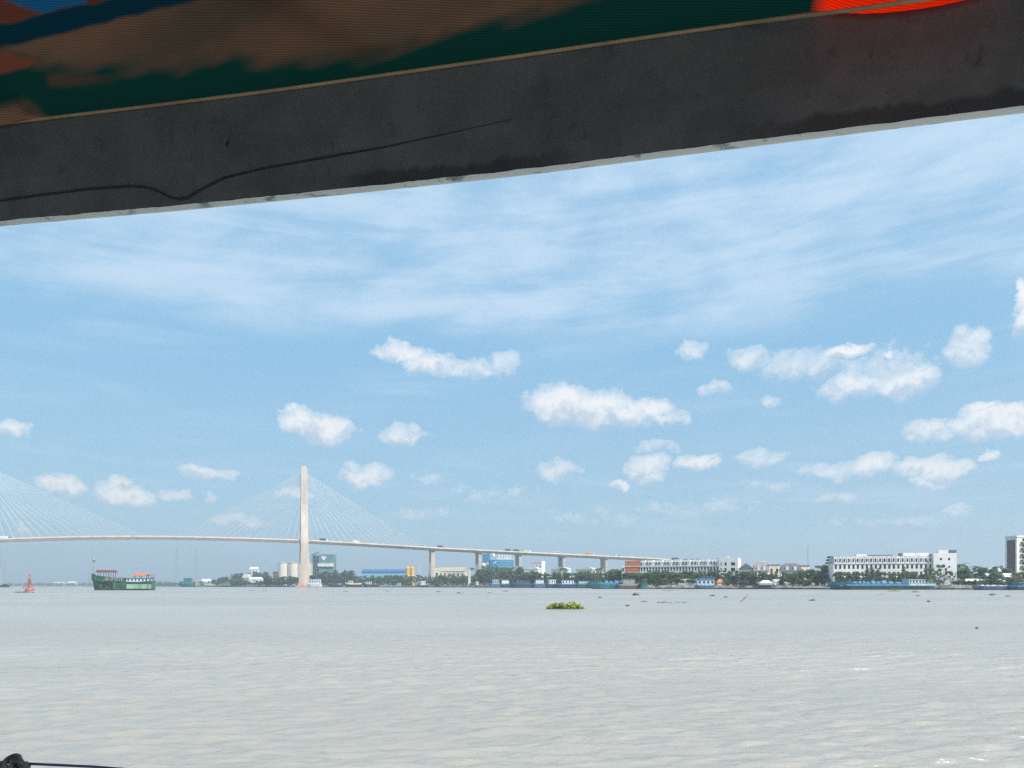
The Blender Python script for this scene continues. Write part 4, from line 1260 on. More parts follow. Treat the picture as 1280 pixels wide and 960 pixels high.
MB().box(LB * .36, LB * .50, -2.9, 2.9, HT(718.6, d), HT(718.1, d)).build('roof_board', M_roofr, cn)
for x in (.16, .26, .38, .47):
    for s in (-1, 1): MB().tube([(LB * x, s * 2.6, hm + 1.5), (LB * x, s * 2.6, HT(719.6, d) + .05)], .12, 5).build('canopy_post', M_navy, cn)
for k_, x in enumerate((-.26, -.19, -.11, -.04)):
    mb = MB(); pts = [(LB * x + .55 * math.cos(a), -4.42 - .1 * k_ * 0, hm * 1.30 - .12 * k_ + .55 * math.sin(a)) for a in np.linspace(0, 2 * math.pi, 13)]
    mb.tube(pts, .22, 6, False); mb.build('tyre_fender', M_rubber, r)
MB().tube([(-LB * .49, 0, hb - .2), (-LB * .545, 0, hb + .5)], [.4, .25], 6).build('stem_post', M_dark, r)


def barge(px0, px1, d, ytop, ybow, low, top, label, cab=None, group=None, cargo=None, W=9.0, flip=False, name='barge', cat='barge', cabmat=M_white2, roofm=M_tarp, yaw=0.0, band=.3, ycab=None):
    d = min(d, shore_d(max(px0, -400)) - W / 2 - 2, shore_d(min(px1, 2000)) - W / 2 - 2)
    L = (px1 - px0) * MPX(d)
    r = thing(name, label, cat, AT((px0 + px1) / 2, d, 0), yaw + (math.pi if flip else 0), group)
    h, hb = max(.7, HT(ytop, d)), max(.9, HT(ybow, d))
    hull_mesh(L, W, hb, h, h * 1.12, None, None, band, .14).build('hull', [low, top, M_dark], r)
    if cab:
        a, b = cab
        zc = HT(ycab, d) if ycab else h + 2.6
        c = cabin(r, L * (a - .5), L * (b - .5), W * .36, h * .63, zc, cabmat, roofm, max(2, int((b - a) * L / 2)))
    if cargo:
        a, b, m_, hc = cargo
        mb = MB(); x = L * (a - .5); e = L * (b - .5); i = 0
        while x < e:
            wd = min(random.uniform(2.0, 4.5), e - x + .01); hh = hc * random.uniform(.5, 1.15)
            t_ = thing('cargo_heap', None, None) if False else None
            mb.frus(x, x + wd, -W * .36, W * .36, h * .6, x + wd * .25, x + wd * .75, -W * .2, W * .2, h + hh); x += wd * .98; i += 1
        mb.build('covered_cargo', m_, r)
    return r, L, h


# 2  the long barge
d = 384
r, L, h = barge(1040, 1164, d, 729.2, 726.4, M_hteal, mat('deep_blue_gunwale_paint', (0.03, 0.155, 0.27), .5, .15, .5), 'long dark green barge with blue gunwale moored before the white terrace', None, None, (0.05, .70, M_tarp, 1.3), 11, band=.34)
cabin(r, L * .24, L * .40, 3.4, h * .63, h + 1.9, M_white2, M_tin, 5)
cabin(r, L * .405, L * .47, 3.0, h * .63, h + 1.2, M_pink, M_roofr, 2)
MB().box(-L * .40, L * .22, -5.64, -5.60, h * .66, h * .78).build('rub_rail', mat('pale_blue_rail_paint', (0.14, 0.40, 0.60), .5, .1), r)
MB().box(L * .22, L * .48, -5.66, -5.60, h * .62, h * .95).build('stern_rail', mat('mint_rail_paint', (0.36, 0.58, 0.55), .5, .1), r)
for x in (-.36, -.22, -.05, .1): MB().tube([(L * x, -4.4, h * .6), (L * x, -4.4, h + 1.5)], .09, 5).build('stanchion', M_steel, r)
MB().tube([(-L * .47, 0, h), (-L * .47, 0, h + 3.0)], .1, 5).build('bow_mast', M_hblue, r)
# others along the quay
barge(1217, 1262, 352, 732.3, 732.0, M_slate, M_slate, 'low slate blue lighter moored below the quayside awnings', None, None, (0.1, .9, M_tarp2, .5), 7)
barge(1262, 1292, 348, 732.0, 731.0, M_navy, M_tarp, 'low navy boat with teal cabin moored under the brown tower', (.25, .8), None, None, 6, cabmat=M_hteal2, roofm=mat('mint_roof_paint', (.30, .55, .52), .5, .1), ycab=728.6, name='boat', cat='boat')
barge(740, 790, 505, 728.6, 725.8, M_hteal2, M_hblue, 'teal cargo barge moored beside the brick gabled terrace', None, None, (.3, .75, M_tarp, 1.6), 8)
barge(772, 802, 494, 730.5, 727, M_wood, M_steel, 'brown wooden boat with pale hooped cover behind the teal barge', (.3, .8), None, None, 6, cabmat=M_rubber, roofm=M_rubber, ycab=724.2, name='boat', cat='boat', flip=True)
barge(800, 810, 478, 730, 727.5, M_hteal2, M_hgreen, 'small green boat nosing out beside the brown wooden boat', (.3, .8), None, None, 4, cabmat=M_hgreen, roofm=M_hgreen2, ycab=724.5, name='boat', cat='boat')
# moored cluster
for (p0, p1, d, lo, tp, cm, rm, yc, lb) in (
        (612, 626, 745, M_slate, M_hblue, M_tarp2, M_tin, 724.6, 'grey blue boat with pale cabin at the obelisk end of the moored row'),
        (625, 640, 735, M_navy, M_slate, M_white, M_tarp2, 725.2, 'dark boat with white wheelhouse second from the obelisk'),
        (638, 667, 705, M_navy, M_hteal, M_slate, M_tarp, 725.6, 'longest black hulled boat in the moored row'),
        (667, 684, 682, M_slate, M_tarp, M_white2, M_tarp, 724.8, 'bright blue boat with white cabin past the black hulled boat'),
        (682, 697, 668, M_hteal, M_slate, M_white, M_tin, 724.6, 'dull boat with white cabin before the hyacinth patch'),
        (696, 721, 655, M_navy, M_hblue, M_white, M_tarp, 725.4, 'navy boat with white cabin and blue roof in the moored row'),
        (720, 741, 610, M_hteal, M_hteal2, M_tarp2, M_hblue, 726.2, 'dark teal boat moored ahead of the teal cargo barge')):
    barge(p0, p1, d, 729.6, 728, lo, tp, lb, (.25, .85), 'boats moored in a row by the villas', None, 6.0, cabmat=cm, roofm=rm, ycab=yc, name='boat', cat='boat', flip=random.random() < .4)
r, L, h = barge(869, 893, 448, 731.6, 731.0, M_slate, M_tarp, 'blue roofed houseboat moored below the brick gabled terrace', (.08, .95), None, None, 6.5, cabmat=M_tarp2, roofm=M_tarp, ycab=724.8, name='houseboat', cat='houseboat')
cabin(r, -L * .30, L * .48, 2.2, HT(724.8, 448) + .2, HT(721.4, 448), M_slate, M_tarp, 4)
barge(225, 243, 1150, 728.3, 726.5, M_hteal, M_hteal2, 'dark green barge below the lattice pylons', (.3, .8), None, None, 9, cabmat=M_hteal2, roofm=M_hgreen, ycab=722.8)
barge(385, 402, 985, 730.6, 730, M_white2, M_tarp2, 'white floating house with blue awning at the foot of the bridge tower', (.05, .92), None, None, 7, cabmat=M_white2, roofm=M_tarp, ycab=724, name='houseboat', cat='houseboat')
barge(411, 428, 950, 731.2, 730.3, M_dark, M_dark, 'small black boat just past the bridge tower', (.3, .6), None, None, 5, cabmat=M_slate, roofm=M_dark, ycab=728.8, name='boat', cat='boat')
barge(432, 452, 965, 729.2, 727.5, M_dark, M_cream, 'cream hulled boat in front of the pointed trees', (.2, .45), None, (.5, .9, M_wood, 2.4), 6, cabmat=M_cream, roofm=M_tin, ycab=725.8, name='boat', cat='boat')
barge(455, 474, 945, 730.2, 729, M_dark, M_wood, 'brown boat with pale cabin below the blue warehouse', (.1, .5), None, None, 5, cabmat=M_white2, roofm=M_rubber, ycab=727, name='boat', cat='boat')
barge(522, 536, 885, 730.8, 730, M_dark, M_steel, 'dark boat with white cabin before the tallest approach pier', (.3, .7), None, None, 5, cabmat=M_white, roofm=M_white, ycab=726.2, name='boat', cat='boat')
barge(544, 551, 880, 731.8, 731.3, M_dark, M_dark, 'tiny black skiff past the tallest approach pier', (.4, .7), None, None, 3, cabmat=M_dark, roofm=M_dark, ycab=730.6, name='skiff', cat='boat')
barge(594, 604, 800, 731, 730, M_wood, M_steel, 'small brown boat with white wheelhouse past the obelisk', (.1, .4), None, None, 4, cabmat=M_white, roofm=M_white, ycab=726.8, name='boat', cat='boat')
r, L, h = barge(0, 11, 930, 731.8, 731.2, M_dark, M_dark, 'dark low boat with a very tall bare mast', (.4, .8), None, None, 4, cabmat=M_dark, roofm=M_dark, ycab=730.4, name='boat', cat='boat')
MB().tube([(0, 0, .5), (0, 0, HT(699, 930))], [.45, .28], 6).build('mast', M_steel, r)

# red channel buoys
def buoy(px, ybase, ytop, label):
    d = F * EYE / (ybase - HZ)
    H = HT(ytop, d); s = H / 7.2
    r = thing('channel_buoy', label, 'buoy', AT(px, d, 0), .4, None, (s, s, s))
    MB().lathe([(1.2, -.5), (1.62, -.2), (1.7, .5), (1.45, .95), (.9, 1.05)], 18).build('float', M_red, r)
    mb = MB()
    for q in range(4):
        a = q * math.pi / 2 + .4
        mb.tube([(1.0 * math.cos(a), 1.0 * math.sin(a), 1.0), (.42 * math.cos(a), .42 * math.sin(a), 4.7)], .11, 5)
        a2 = a + math.pi / 2
        for f0, f1 in ((0, .35), (.35, .7), (.7, 1.0)):
            rr = lambda f: 1.0 - .58 * f
            mb.tube([(rr(f0) * math.cos(a), rr(f0) * math.sin(a), 1 + 3.7 * f0), (rr(f1) * math.cos(a2), rr(f1) * math.sin(a2), 1 + 3.7 * f1)], .07, 4)
    mb.build('cage', M_red, r)
    mb = MB(); mb.box(-.5, .5, -.02, .02, 2.9, 3.9); mb.box(-.02, .02, -.5, -.021, 2.9, 3.9); mb.box(-.02, .02, .021, .5, 2.9, 3.9); mb.build('radar_reflector', M_red, r)
    MB().lathe([(.55, 4.71), (.55, 4.9), (.25, 5.0), (.22, 6.2), (.34, 6.3), (.34, 6.8), (.1, 7.2)], 12).build('lantern', M_red, r)


buoy(37, 738.3, 716.5, 'tall red channel buoy with lattice cage')
buoy(30.2, 735.4, 728.0, 'small red buoy behind the tall channel buoy')


# ------------------------------------------------------------------ water hyacinth
def hyacinth(px, y, wpx, hpx, label, group=None, m=M_hyad, n=120, depth=.6, stalks=0):
    d = F * EYE / (y - HZ); W_, H = wpx * MPX(d), max(.06, hpx * MPX(d))
    g = np.random.default_rng(int(px * 13 + y))
    mb = MB()
    bumps = [(g.uniform(-.4, .4), g.uniform(.45, 1.0)) for _ in range(6)]
    for _ in range(n):
        u = g.uniform(-.5, .5); v = g.uniform(-.5, .5)
        if (2 * u) ** 2 + (2 * v) ** 2 > 1: continue
        x, yy = u * W_, v * W_ * depth
        env = max([b * math.exp(-((u - c) / .16) ** 2) for c, b in bumps]) * math.sqrt(max(.02, 1 - (2 * u) ** 2))
        h = H * env * g.uniform(.12, .72) ** 1.0 + (H * env * g.uniform(.2, .75) if g.random() < .13 else 0)
        s = min(.16, max(.05, H * .28)) * g.uniform(.7, 1.3)
        a = g.uniform(0, 6.28); tl = g.uniform(.3, 1.1)
        c = np.array([x, yy, h]); e1 = np.array([math.cos(a), math.sin(a), 0]) * s * .8; e2 = np.array([-math.sin(a) * math.cos(tl), math.cos(a) * math.cos(tl), math.sin(tl)]) * s
        q = [c - e2, c - .5 * e2 + .8 * e1, c + .4 * e2 + e1, c + 1.2 * e2, c + .4 * e2 - e1, c - .5 * e2 - .8 * e1]
        mb.quad_list(q, [(0, 1, 2, 3, 4, 5)])
        mb.quad_list([(x * .97, yy, -.03), (x * .97 + .02, yy, -.03), c - e2 + (.012, 0, 0), c - e2], [(0, 1, 2, 3)])
    o = mb.build('water_hyacinth', m); o.location = AT(px, d, 0)
    tag(o, label, 'plant', group)
    return d


hyacinth(706, 760.3, 46, 8.6, 'largest bright yellow green clump of water hyacinth afloat', None, M_hya, 430, .5)
smalls = [(795, 744, 10, 3.0), (830, 753.3, 19, 2.2), (852, 752.8, 18, .9), (890, 745, 7, 2.0), (907, 746.5, 6, 1.6), (1015, 750.5, 9, 2.2), (835, 738.6, 14, 1.2), (862, 739, 22, 1.0),
          (575, 741.5, 9, 1.6), (548, 740, 6, 1.3), (632, 739.4, 8, 1.3), (1240, 744, 8, 2.4), (1260, 745.5, 7, 1.6), (315, 738.5, 8, 1.0), (330, 738.8, 8, .9), (1161, 752, 5, 1.4), (750, 747, 5, 1.6), (784, 757, 6, .8), (805, 752, 10, .8), (612, 741, 6, 1.2),
          (958, 739, 26, .8), (1100, 743, 10, .9), (1148, 745, 6, 1.4), (432, 739.5, 5, .9), (484, 739, 5, .9)]
for s in smalls:
    hyacinth(*s, 'small dull mat of hyacinth drifting on the open river', 'small hyacinth mats drifting on the river', M_hyad, 60, .7)
hyacinth(1117, 739.0, 15, 2.4, 'green hyacinth mat against the long barge hull', None, M_hya, 160, .6)
hyacinth(1144, 740.2, 9, 2.2, 'smaller green hyacinth mat under the long barge stern', None, M_hya, 110, .6)
hyacinth(30, 740.6, 24, 1.8, 'dark hyacinth mat floating before the red buoys', None, M_hyad, 200, .6)
hyacinth(954, 897.5, 11, 1.0, 'lone green leaf cluster on the near water', None, M_hyad, 9, .2)
d = F * EYE / (752 - HZ)
mb = MB(); mb.tube([(-.5, 0, -.1), (-.1, .1, .25), (.35, 0, .62), (.5, 0, .95)], [.05, .045, .035, .02], 6)
mb.tube([(.05, .05, .36), (.02, .1, .72)], [.03, .012], 5)
o = mb.build('driftwood', M_wood); o.location = AT(930, d, 0); tag(o, 'bent stick of driftwood poking out of the river', 'driftwood')
d = F * EYE / (890 - HZ)
o = MB().lathe([(.005, .0), (.018, .008), (.016, .018), (.006, .024)], 10).build('foam_scrap', M_white); o.location = AT(785, d, .0); tag(o, 'tiny white scrap floating on the near water', 'litter')
d = F * EYE / (785.5 - HZ)
o = MB().lathe([(.02, -.02), (.075, .01), (.065, .05), (.02, .07)], 10).build('coconut_husk', M_wood); o.location = AT(1221, d, 0); tag(o, 'small dark husk floating on the river before the awnings', 'husk')


# ------------------------------------------------------------------ the boat we look out of: canopy, edge board, cord
def canopy():
    A = np.array([-640 / F * 1.55, 1.55]); B = np.array([640 / F * 1.17, 1.17])
    e = B - A
    nin = np.array([e[1], -e[0]]); nin = nin / np.linalg.norm(nin)
    if nin[1] > 0: nin = -nin                                    # towards us
    y_in = ([0, 110, 220, 430, 640, 880, 1080, 1280], [277, 267.5, 258, 237, 214.5, 184, 158.5, 133.5])
    y_pp = ([0, 180, 340, 640, 820, 1030, 1130, 1280], [153, 131.5, 111.5, 69, 42.5, 12.5, -3, -27])
    def row(t, tab):
        tc_ = min(max(t, 0), 1); p = A + e * tc_; px = 640 + F * p[0] / p[1]
        return EYE + (HZ - np.interp(px, *tab)) / F * p[1]
    ts = np.concatenate([np.linspace(-1.3, -.05, 12), np.linspace(0, 1, 240), np.linspace(1.05, 2.0, 10)])
    zin = np.array([row(t, y_in) for t in ts]); zpp = np.array([row(t, y_pp) for t in ts])
    from_smooth = lambda a: np.convolve(np.pad(a, 8, 'edge'), np.ones(17) / 17, 'valid')
    zin, zpp = from_smooth(zin), from_smooth(zpp)
    XY = np.array([A + e * t for t in ts])
    root = thing('boat_canopy', 'dark canopy of our boat with printed cloth ceiling above a grey edge board', 'canopy', (0, 0, 0))
    th = 0.0125

    def strip(name, m, profile, parent=root, smooth=False):
        mb = MB(); k = len(profile(0))
        for i in range(len(ts)):
            for (s, z) in profile(i): mb.v.append((XY[i][0] + nin[0] * s, XY[i][1] + nin[1] * s, z))
        for i in range(len(ts) - 1):
            for j in range(k): mb.f.append((i * k + j, (i + 1) * k + j, (i + 1) * k + (j + 1) % k, i * k + (j + 1) % k)); mb.mi.append(0)
        return mb.build(name, m, parent, smooth)
    g = np.random.default_rng(9)
    wob = np.convolve(g.normal(0, 1, len(ts) + 14), np.ones(15) / 15, 'valid') * .0022
    jag = np.convolve(g.normal(0, 1, len(ts) + 4), np.ones(5) / 5, 'valid') * .0011
    # edge board: gently uneven painted face
    bm_ = bpy.data.materials.new('grey_board_paint'); bm_.use_nodes = True
    t = NT(bm_.node_tree); b = t.n['Principled BSDF']; co = t.new('ShaderNodeTexCoord').outputs['Object']
    n1_ = t.noise(co, 7.0, 6.0, .6); n2_ = t.noise(t.vmath('MULTIPLY', co, (1, 1, .6)), 42.0, 6.0, .65); n3_ = t.noise(co, 420.0, 2.0, .6)
    c = t.mix(t.smooth(n1_, .3, .7), (.063, .073, .083), (.098, .108, .118))
    c = t.mix(t.math('MULTIPLY', t.smooth(n2_, .55, .75), .5), c, (.032, .034, .036))
    c = t.mix(t.math('MULTIPLY', t.smooth(n2_, .30, .42, 1, 0), .35), c, (.11, .11, .105))
    ha = t.new('ShaderNodeAttribute', attribute_name='height').outputs['Fac']                      # grime creeping up from the wet edge
    gr = t.noise(t.vmath('MULTIPLY', co, (1, 1, .25)), 16.0, 6.0, .65)
    gl = t.noise(co, 1.6, 2.0, .5)
    gm = t.smooth(t.math('SUBTRACT', t.math('MULTIPLY', t.math('MULTIPLY', gr, gl), .62), ha), .0, .07)
    c = t.mix(t.math('MULTIPLY', t.math('MULTIPLY', gm, t.smooth(t.noise(co, 2.3, 2.0, .5), .47, .60)), .7), c, (.022, .028, .036))
    sp = t.noise(co, 26.0, 1.0, .3)
    c = t.mix(t.math('MULTIPLY', t.smooth(sp, .80, .83), .85), c, (.015, .015, .015))
    t.l.new(c, b.inputs['Base Color']); b.inputs['Roughness'].default_value = .75; b.inputs['Specular IOR Level'].default_value = .25
    bp = t.new('ShaderNodeBump'); bp.inputs['Strength'].default_value = .45; bp.inputs['Distance'].default_value = .004
    t.l.new(t.math('ADD', t.math('MULTIPLY', n2_, .8), t.math('MULTIPLY', n3_, .25)), bp.inputs['Height']); t.l.new(bp.outputs[0], b.inputs['Normal'])
    eb = strip('edge_board', bm_, lambda i: [(0, zin[i] + wob[i] * .5 + .003), (.004 + wob[i], zin[i] * .6 + zpp[i] * .4), (0, zpp[i] + .02), (-th, zpp[i] + .02), (-th, zin[i] + .003)])
    ca = eb.data.color_attributes.new('height', 'FLOAT_COLOR', 'POINT')
    ca.data.foreach_set('color', np.tile(np.repeat(np.array([0, .4, 1, 1, 0], np.float32), 4), len(ts)))
    em = bpy.data.materials.new('worn_white_edge_paint'); em.use_nodes = True
    t = NT(em.node_tree); b = t.n['Principled BSDF']; co = t.new('ShaderNodeTexCoord').outputs['Object']
    nn = t.noise(t.vmath('MULTIPLY', co, (1, 2.5, 1)), 16.0, 7.0, .7, .4)
    t.l.new(t.mix(t.smooth(nn, .53, .66), (.66, .72, .74), (.20, .24, .26)), b.inputs['Base Color']); b.inputs['Roughness'].default_value = .6
    strip('edge_strip', em, lambda i: [(-.001, zin[i] + .0025 + jag[i]), (-th - .002, zin[i] + .0025), (-th - .002, zin[i] - .0015), (-th * .5, zin[i] - .0035), (-.003, zin[i] - .001 + jag[i])])
    # dark bead of sealant wandering along the board
    bead = ([0, 60, 120, 165, 185, 200, 213, 225, 237, 250, 280, 330, 400, 480, 560, 640], [251, 242.5, 235.5, 232.5, 234, 239, 246.5, 249, 246.5, 238, 222.5, 210.5, 198, 184, 167, 149])
    pts, rad = [], []
    for px in np.arange(0, 641, 4):
        py = np.interp(px, *bead)
        s = 0.0045 + .0009
        u = (px - 640) / F
        tt = (u * A[1] - A[0]) / (e[0] - u * e[1]); p = A + e * tt + nin * s
        pts.append((p[0], p[1], EYE + (HZ - py) / F * p[1])); rad.append(.0016 * (1 if px < 420 else max(.25, 1 - (px - 420) / 260)))
    P_ = np.array(pts); P_[1:-1] = (P_[:-2] + 2 * P_[1:-1] + P_[2:]) / 4
    MB().tube([tuple(p) for p in P_], rad, 6).build('sealant_bead', mat('black_sealant', (.008, .008, .009), .6, .2, 8), root)

    # ---- printed cloth ceiling
    ss = np.concatenate([np.linspace(0.0, .46, 150), np.linspace(.52, 3.4, 26)])
    lob = lambda px, c_, hw: np.sqrt(np.clip(1 - ((px - c_) / hw) ** 2, 0, 1))
    def cloth_z(px_edge, i, s):
        sag = .036 * lob(px_edge, 1150, 130) * math.exp(-((s - .025) / .075) ** 2) * min(1, s / .012) + .020 * lob(px_edge, -30, 82) * math.exp(-((s - .02) / .05) ** 2) * min(1, s / .012)
        return zpp[i] + .10 * s + .004 * math.sin(ts[i] * 17 + 3 * s) * min(1, s * 6) - sag
    V = np.zeros((len(ts), len(ss), 3)); PXE = np.zeros(len(ts))
    for i in range(len(ts)):
        PXE[i] = 640 + F * XY[i][0] / XY[i][1] if 0 <= ts[i] <= 1 else (-1000 if ts[i] < 0 else 3000)
        for j, s in enumerate(ss):
            e_ = s + .004 if j else -.012
            V[i, j] = (XY[i][0] + nin[0] * e_, XY[i][1] + nin[1] * e_, cloth_z(PXE[i], i, s))
    nt_, ns_ = len(ts), len(ss)
    me = bpy.data.meshes.new('ceiling_cloth')
    fs = [(i * ns_ + j, i * ns_ + j + 1, (i + 1) * ns_ + j + 1, (i + 1) * ns_ + j) for i in range(nt_ - 1) for j in range(ns_ - 1)]
    me.from_pydata(V.reshape(-1, 3).tolist(), [], fs)
    me.polygons.foreach_set('use_smooth', [True] * len(fs))
    # the print, as colours of the cloth
    col = me.color_attributes.new('print', 'FLOAT_COLOR', 'POINT')
    Y = V[..., 1].ravel(); ok = Y > .3
    X_ = V[..., 0].ravel(); Z_ = V[..., 2].ravel()
    Ys = np.where(ok, Y, 1.0)
    px = np.where(ok, 640 + F * X_ / Ys, -9999); py = np.where(ok, HZ - F * (Z_ - EYE) / Ys, -9999)
    gg = np.random.default_rng(4)
    wv = sum(np.sin(px * f1 + py * f2 + ph) * a for f1, f2, ph, a in [(.05, .11, 1, 3.0), (.11, -.07, 2, 2.2), (.21, .17, .5, 1.2), (.4, .3, 2.2, .7)])
    BR, GR, TE, RD, BL, TN = (np.array(c_) * .5 for c_ in ((.078, .043, .027), (.003, .025, .020), (.002, .018, .028), (.100, .030, .018), (.006, .055, .120), (.10, .055, .034)))
    n = len(px); C_ = np.tile(GR, (n, 1))
    def put(mask, c_, soft=1.0): C_[:] = C_ * (1 - mask[:, None] * soft) + c_ * mask[:, None] * soft
    ss_ = lambda x, w_=2.5: np.clip(x / w_ * .5 + .5, 0, 1)
    gb = np.interp(px, [-200, 0, 40, 90, 225, 262, 290, 330, 400, 470, 540, 600, 660, 720, 800], [70, 62, 76, 84, 83, 76, 71, 79, 75, 66, 46, 30, 20, 2, -30]) + wv * .8
    put(ss_(gb - py + 4 * np.sin(px * .09 + py * .2), 13), BR)
    put(ss_(gb - py, 12) * np.clip(.5 + .5 * np.sin((px * .55 + py * 1.0) * .045 + wv * .1), 0, 1) * .7, GR * .6 + BR * .35)
    put(ss_(gb - py, 5) * np.clip(1 - np.abs((px - 330 - py * 2.0) / 60), 0, 1) * .5, BR * .35)
    put(ss_(gb - py - 6, 5) * np.clip(.5 + .5 * np.sin(px * .013 + 1.2), 0, 1) * .45, TN)
    t1 = np.interp(px, [-100, 0, 30, 58, 105, 130, 200], [40, 30, 26, 15, 4, 0, -15]) + wv * .4
    t2 = np.interp(px, [-100, 0, 100, 200, 245, 320], [78, 59, 37, 12, 0, -20]) + wv * .4
    put(ss_(py - t1) * ss_(t2 - py), TE)
    put(ss_(t1 - py) * ss_(28 - px + (py - 8) * 2.6, 6), RD * .75)
    put(ss_(t1 - py) * ss_(px - 28 - (py - 8) * 2.6, 6) * ss_(108 - px), BL)
    put(ss_(t1 - py) * ss_(px - 108), RD * .5)
    put(ss_(py - 62 - px * .28 + wv * .4) * ss_(48 - px - np.maximum(0, py - 76) * 1.5) * ss_(93 - py - px * .25), RD)
    put(ss_(py - 93 + wv * .5, 4) * ss_(108 - py, 4) * ss_(px - 60, 5) * ss_(125 - px + (101 - py) * 3, 30) * .75, TN * .55)
    pxe = np.repeat(PXE, ns_); sj = np.tile(ss, nt_)
    put(ss_(pxe - 55 + 105, 8) * ss_(52 - pxe, 12) * ss_(.045 - sj, .01) * (pxe > -500), TN * 1.1)
    red = ss_(pxe - 1022, 10) * ss_(1252 - pxe, 14) * ss_(.30 - sj, .03)
    put(red, np.array([.42, .010, .0012]))
    far = (px < -300) | (px > 1600)
    put(far.astype(float), GR * 1.2)
    arr = np.ones((n, 4), np.float32); arr[:, :3] = np.clip(C_, 0, 1)
    col.data.foreach_set('color', arr.ravel())
    fm = bpy.data.materials.new('printed_cloth'); fm.use_nodes = True
    t = NT(fm.node_tree); b = t.n['Principled BSDF']; o_ = t.n['Material Output']
    at = t.new('ShaderNodeAttribute', attribute_name='print').outputs['Color']
    co = t.new('ShaderNodeTexCoord').outputs['Object']
    rib = t.new('ShaderNodeTexWave', wave_type='BANDS', bands_direction='Y'); rib.inputs['Scale'].default_value = 58.0; rib.inputs['Distortion'].default_value = 2.6; rib.inputs['Detail'].default_value = 2
    t.l.new(t.vmath('ADD', co, t.vmath('MULTIPLY', co, (0, 0, 0))), rib.inputs['Vector'])
    fine_ = t.noise(co, 520.0, 2.0, .6)
    k_ = t.math('ADD', t.math('MULTIPLY', rib.outputs[1], .6), t.math('MULTIPLY', fine_, .45))
    cc = t.mix(1.0, at, t.mix(k_, (.58, .58, .58), (1.40, 1.40, 1.40)), 'MULTIPLY')
    t.l.new(cc, b.inputs['Base Color']); b.inputs['Roughness'].default_value = .85; b.inputs['Specular IOR Level'].default_value = .1
    bp = t.new('ShaderNodeBump'); bp.inputs['Strength'].default_value = .5; bp.inputs['Distance'].default_value = .002
    t.l.new(k_, bp.inputs['Height']); t.l.new(bp.outputs[0], b.inputs['Normal'])
    tr = t.new('ShaderNodeBsdfTranslucent'); t.l.new(cc, tr.inputs[0])
    ms = t.new('ShaderNodeMixShader'); ms.inputs[0].default_value = .8
    t.l.new(b.outputs[0], ms.inputs[1]); t.l.new(tr.outputs[0], ms.inputs[2]); t.l.new(ms.outputs[0], o_.inputs[0])
    me.materials.append(fm)
    link('ceiling_cloth', me, root)
    # tan piping cord
    pts = []
    for i in range(len(ts)):
        pxp = PXE[i]; s = .004 + .085 * float(np.clip((pxp - 930) / 110, 0, 1)) if ts[i] <= 1 else .089
        p = XY[i] + nin * s
        z = EYE + (zpp[i] - .0035 - EYE) * p[1] / XY[i][1] if 0 <= ts[i] <= 1.0 else zpp[i] - .06
        pts.append((p[0], p[1], z))
    MB().tube(pts, .0032, 8).build('piping', mat('tan_piping', (.30, .22, .14), .8, .12, 14), root, True)
    # posts and the side of the boat, below and beside the picture
    for t_p in (-.75, 1.6):
        p = A + e * t_p - nin * (-.03)
        MB().box(p[0] - .03, p[0] + .03, p[1] - .03, p[1] + .03, .75, row(t_p, y_in) + .1).build('post', M_wood, root)
    g0, g1 = A + e * -1.3, A + e * 2.0
    mb = MB()
    q = [g0 - nin * .05, g1 - nin * .05, g1 + nin * .12, g0 + nin * .12]
    vs = [(p[0], p[1], z) for z in (.66, .76) for p in q]
    mb.quad_list(vs, [(3, 2, 1, 0), (4, 5, 6, 7), (0, 1, 5, 4), (1, 2, 6, 5), (2, 3, 7, 6), (3, 0, 4, 7)]); mb.build('gunwale', M_wood, root)
    mb = MB(); q = [g0, g1, g1 + nin * .06, g0 + nin * .06]; q0 = [p + nin * .25 for p in q]
    vs = [(p[0], p[1], -.5) for p in q0] + [(p[0], p[1], .655) for p in q]
    mb.quad_list(vs, [(3, 2, 1, 0), (4, 5, 6, 7), (0, 1, 5, 4), (1, 2, 6, 5), (2, 3, 7, 6), (3, 0, 4, 7)]); mb.build('hull_side', M_hblue, root)

    # ---- cord with a knot along the boat's side
    d = 1.30
    def pt(px_, py_, dd=d): return np.array(((px_ - 640) / F * dd, dd, EYE - (py_ - HZ) / F * dd))
    rc = thing('side_cord', 'thin purple cord with a bulky grey knot along the side of our boat', 'rope')
    pa, pk, pb = pt(-500, 925), pt(20, 954), pt(150, 960.5)
    cpts = [pa + (pk - pa) * f for f in np.linspace(0, 1, 12)]
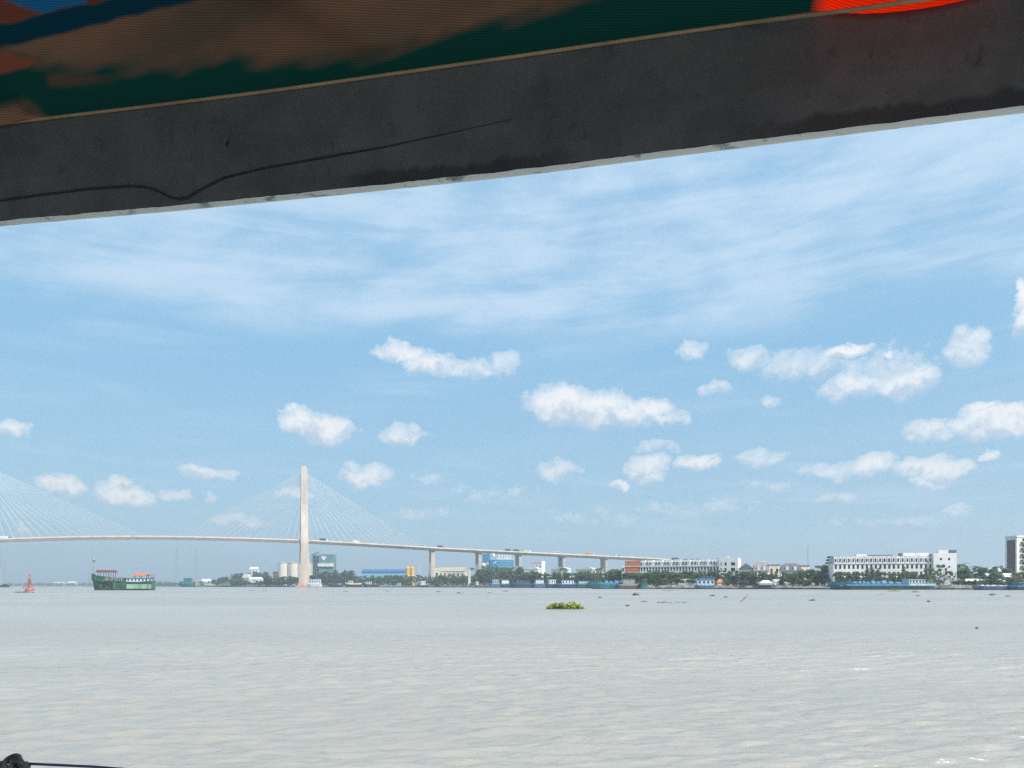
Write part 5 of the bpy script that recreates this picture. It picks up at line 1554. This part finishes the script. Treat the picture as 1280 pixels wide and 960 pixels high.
    for f in np.linspace(.03, 1, 30):
        x_ = 20 + 1500 * f; y_ = 954 + 52 * math.sin(min(1, f * 1.1) * math.pi * .5) * (1 - .5 * f) if x_ > 150 else 954 + (x_ - 20) / 130 * 6
        cpts.append(pt(x_, max(y_, 954 + min(130, x_ - 20) / 130 * 6)))
    MB().tube([tuple(p) for p in cpts], .0024, 7).build('cord', mat('purple_cord', (.075, .055, .12), .7, .2, 30), rc, True)
    gk = np.random.default_rng(2)
    knot = link('knot', None, rc)
    kmat = mat('grey_twine', (.13, .125, .115), .85, .35, 60)
    for q, (cx, cy_, rx, ry, tilt) in enumerate(((12, 953, 7, 9, .9), (17, 952, 7, 10, .75), (23, 954, 6, 8, .5), (32, 956, 6, 7, .6), (36, 957, 4, 6, .9), (6, 957, 6, 5, 1.2))):
        c0 = pt(cx, cy_); pp = []
        for a in np.linspace(0, 2 * math.pi, 22):
            u_ = rx * MPX(d) * math.cos(a) * .75; v_ = ry * MPX(d) * math.sin(a)
            pp.append((c0[0] + u_ * math.cos(tilt) + v_ * math.sin(tilt) * .6, c0[1] + .008 * math.sin(a + q) - .002 * q, c0[2] + v_ * math.cos(tilt) - u_ * math.sin(tilt)))
        MB().tube(pp, .0036, 7, False).build('twine_loop', kmat, knot, True)
    pp = [tuple(pt(4 + 32 * f, 955 + 5 * math.sin(f * 9), d - .006)) for f in np.linspace(0, 1, 24)]
    MB().tube(pp, .0042, 7).build('twine_core', kmat, knot, True)


canopy()

# ------------------------------------------------------------------ humid air over the river
hz = MB(); hz.box(-5900, 5900, -5900, 5900, -2.5, 195)
hm_ = bpy.data.materials.new('river_haze'); hm_.use_nodes = True
t = NT(hm_.node_tree); t.n.clear()
o_ = t.new('ShaderNodeOutputMaterial'); pv = t.new('ShaderNodeVolumePrincipled')
pv.inputs['Color'].default_value = (0.80, 0.92, 1.0, 1); pv.inputs['Density'].default_value = 3.2e-4; pv.inputs['Anisotropy'].default_value = 0.2
t.l.new(pv.outputs[0], o_.inputs['Volume'])
tag(hz.build('haze', hm_), kind='stuff')
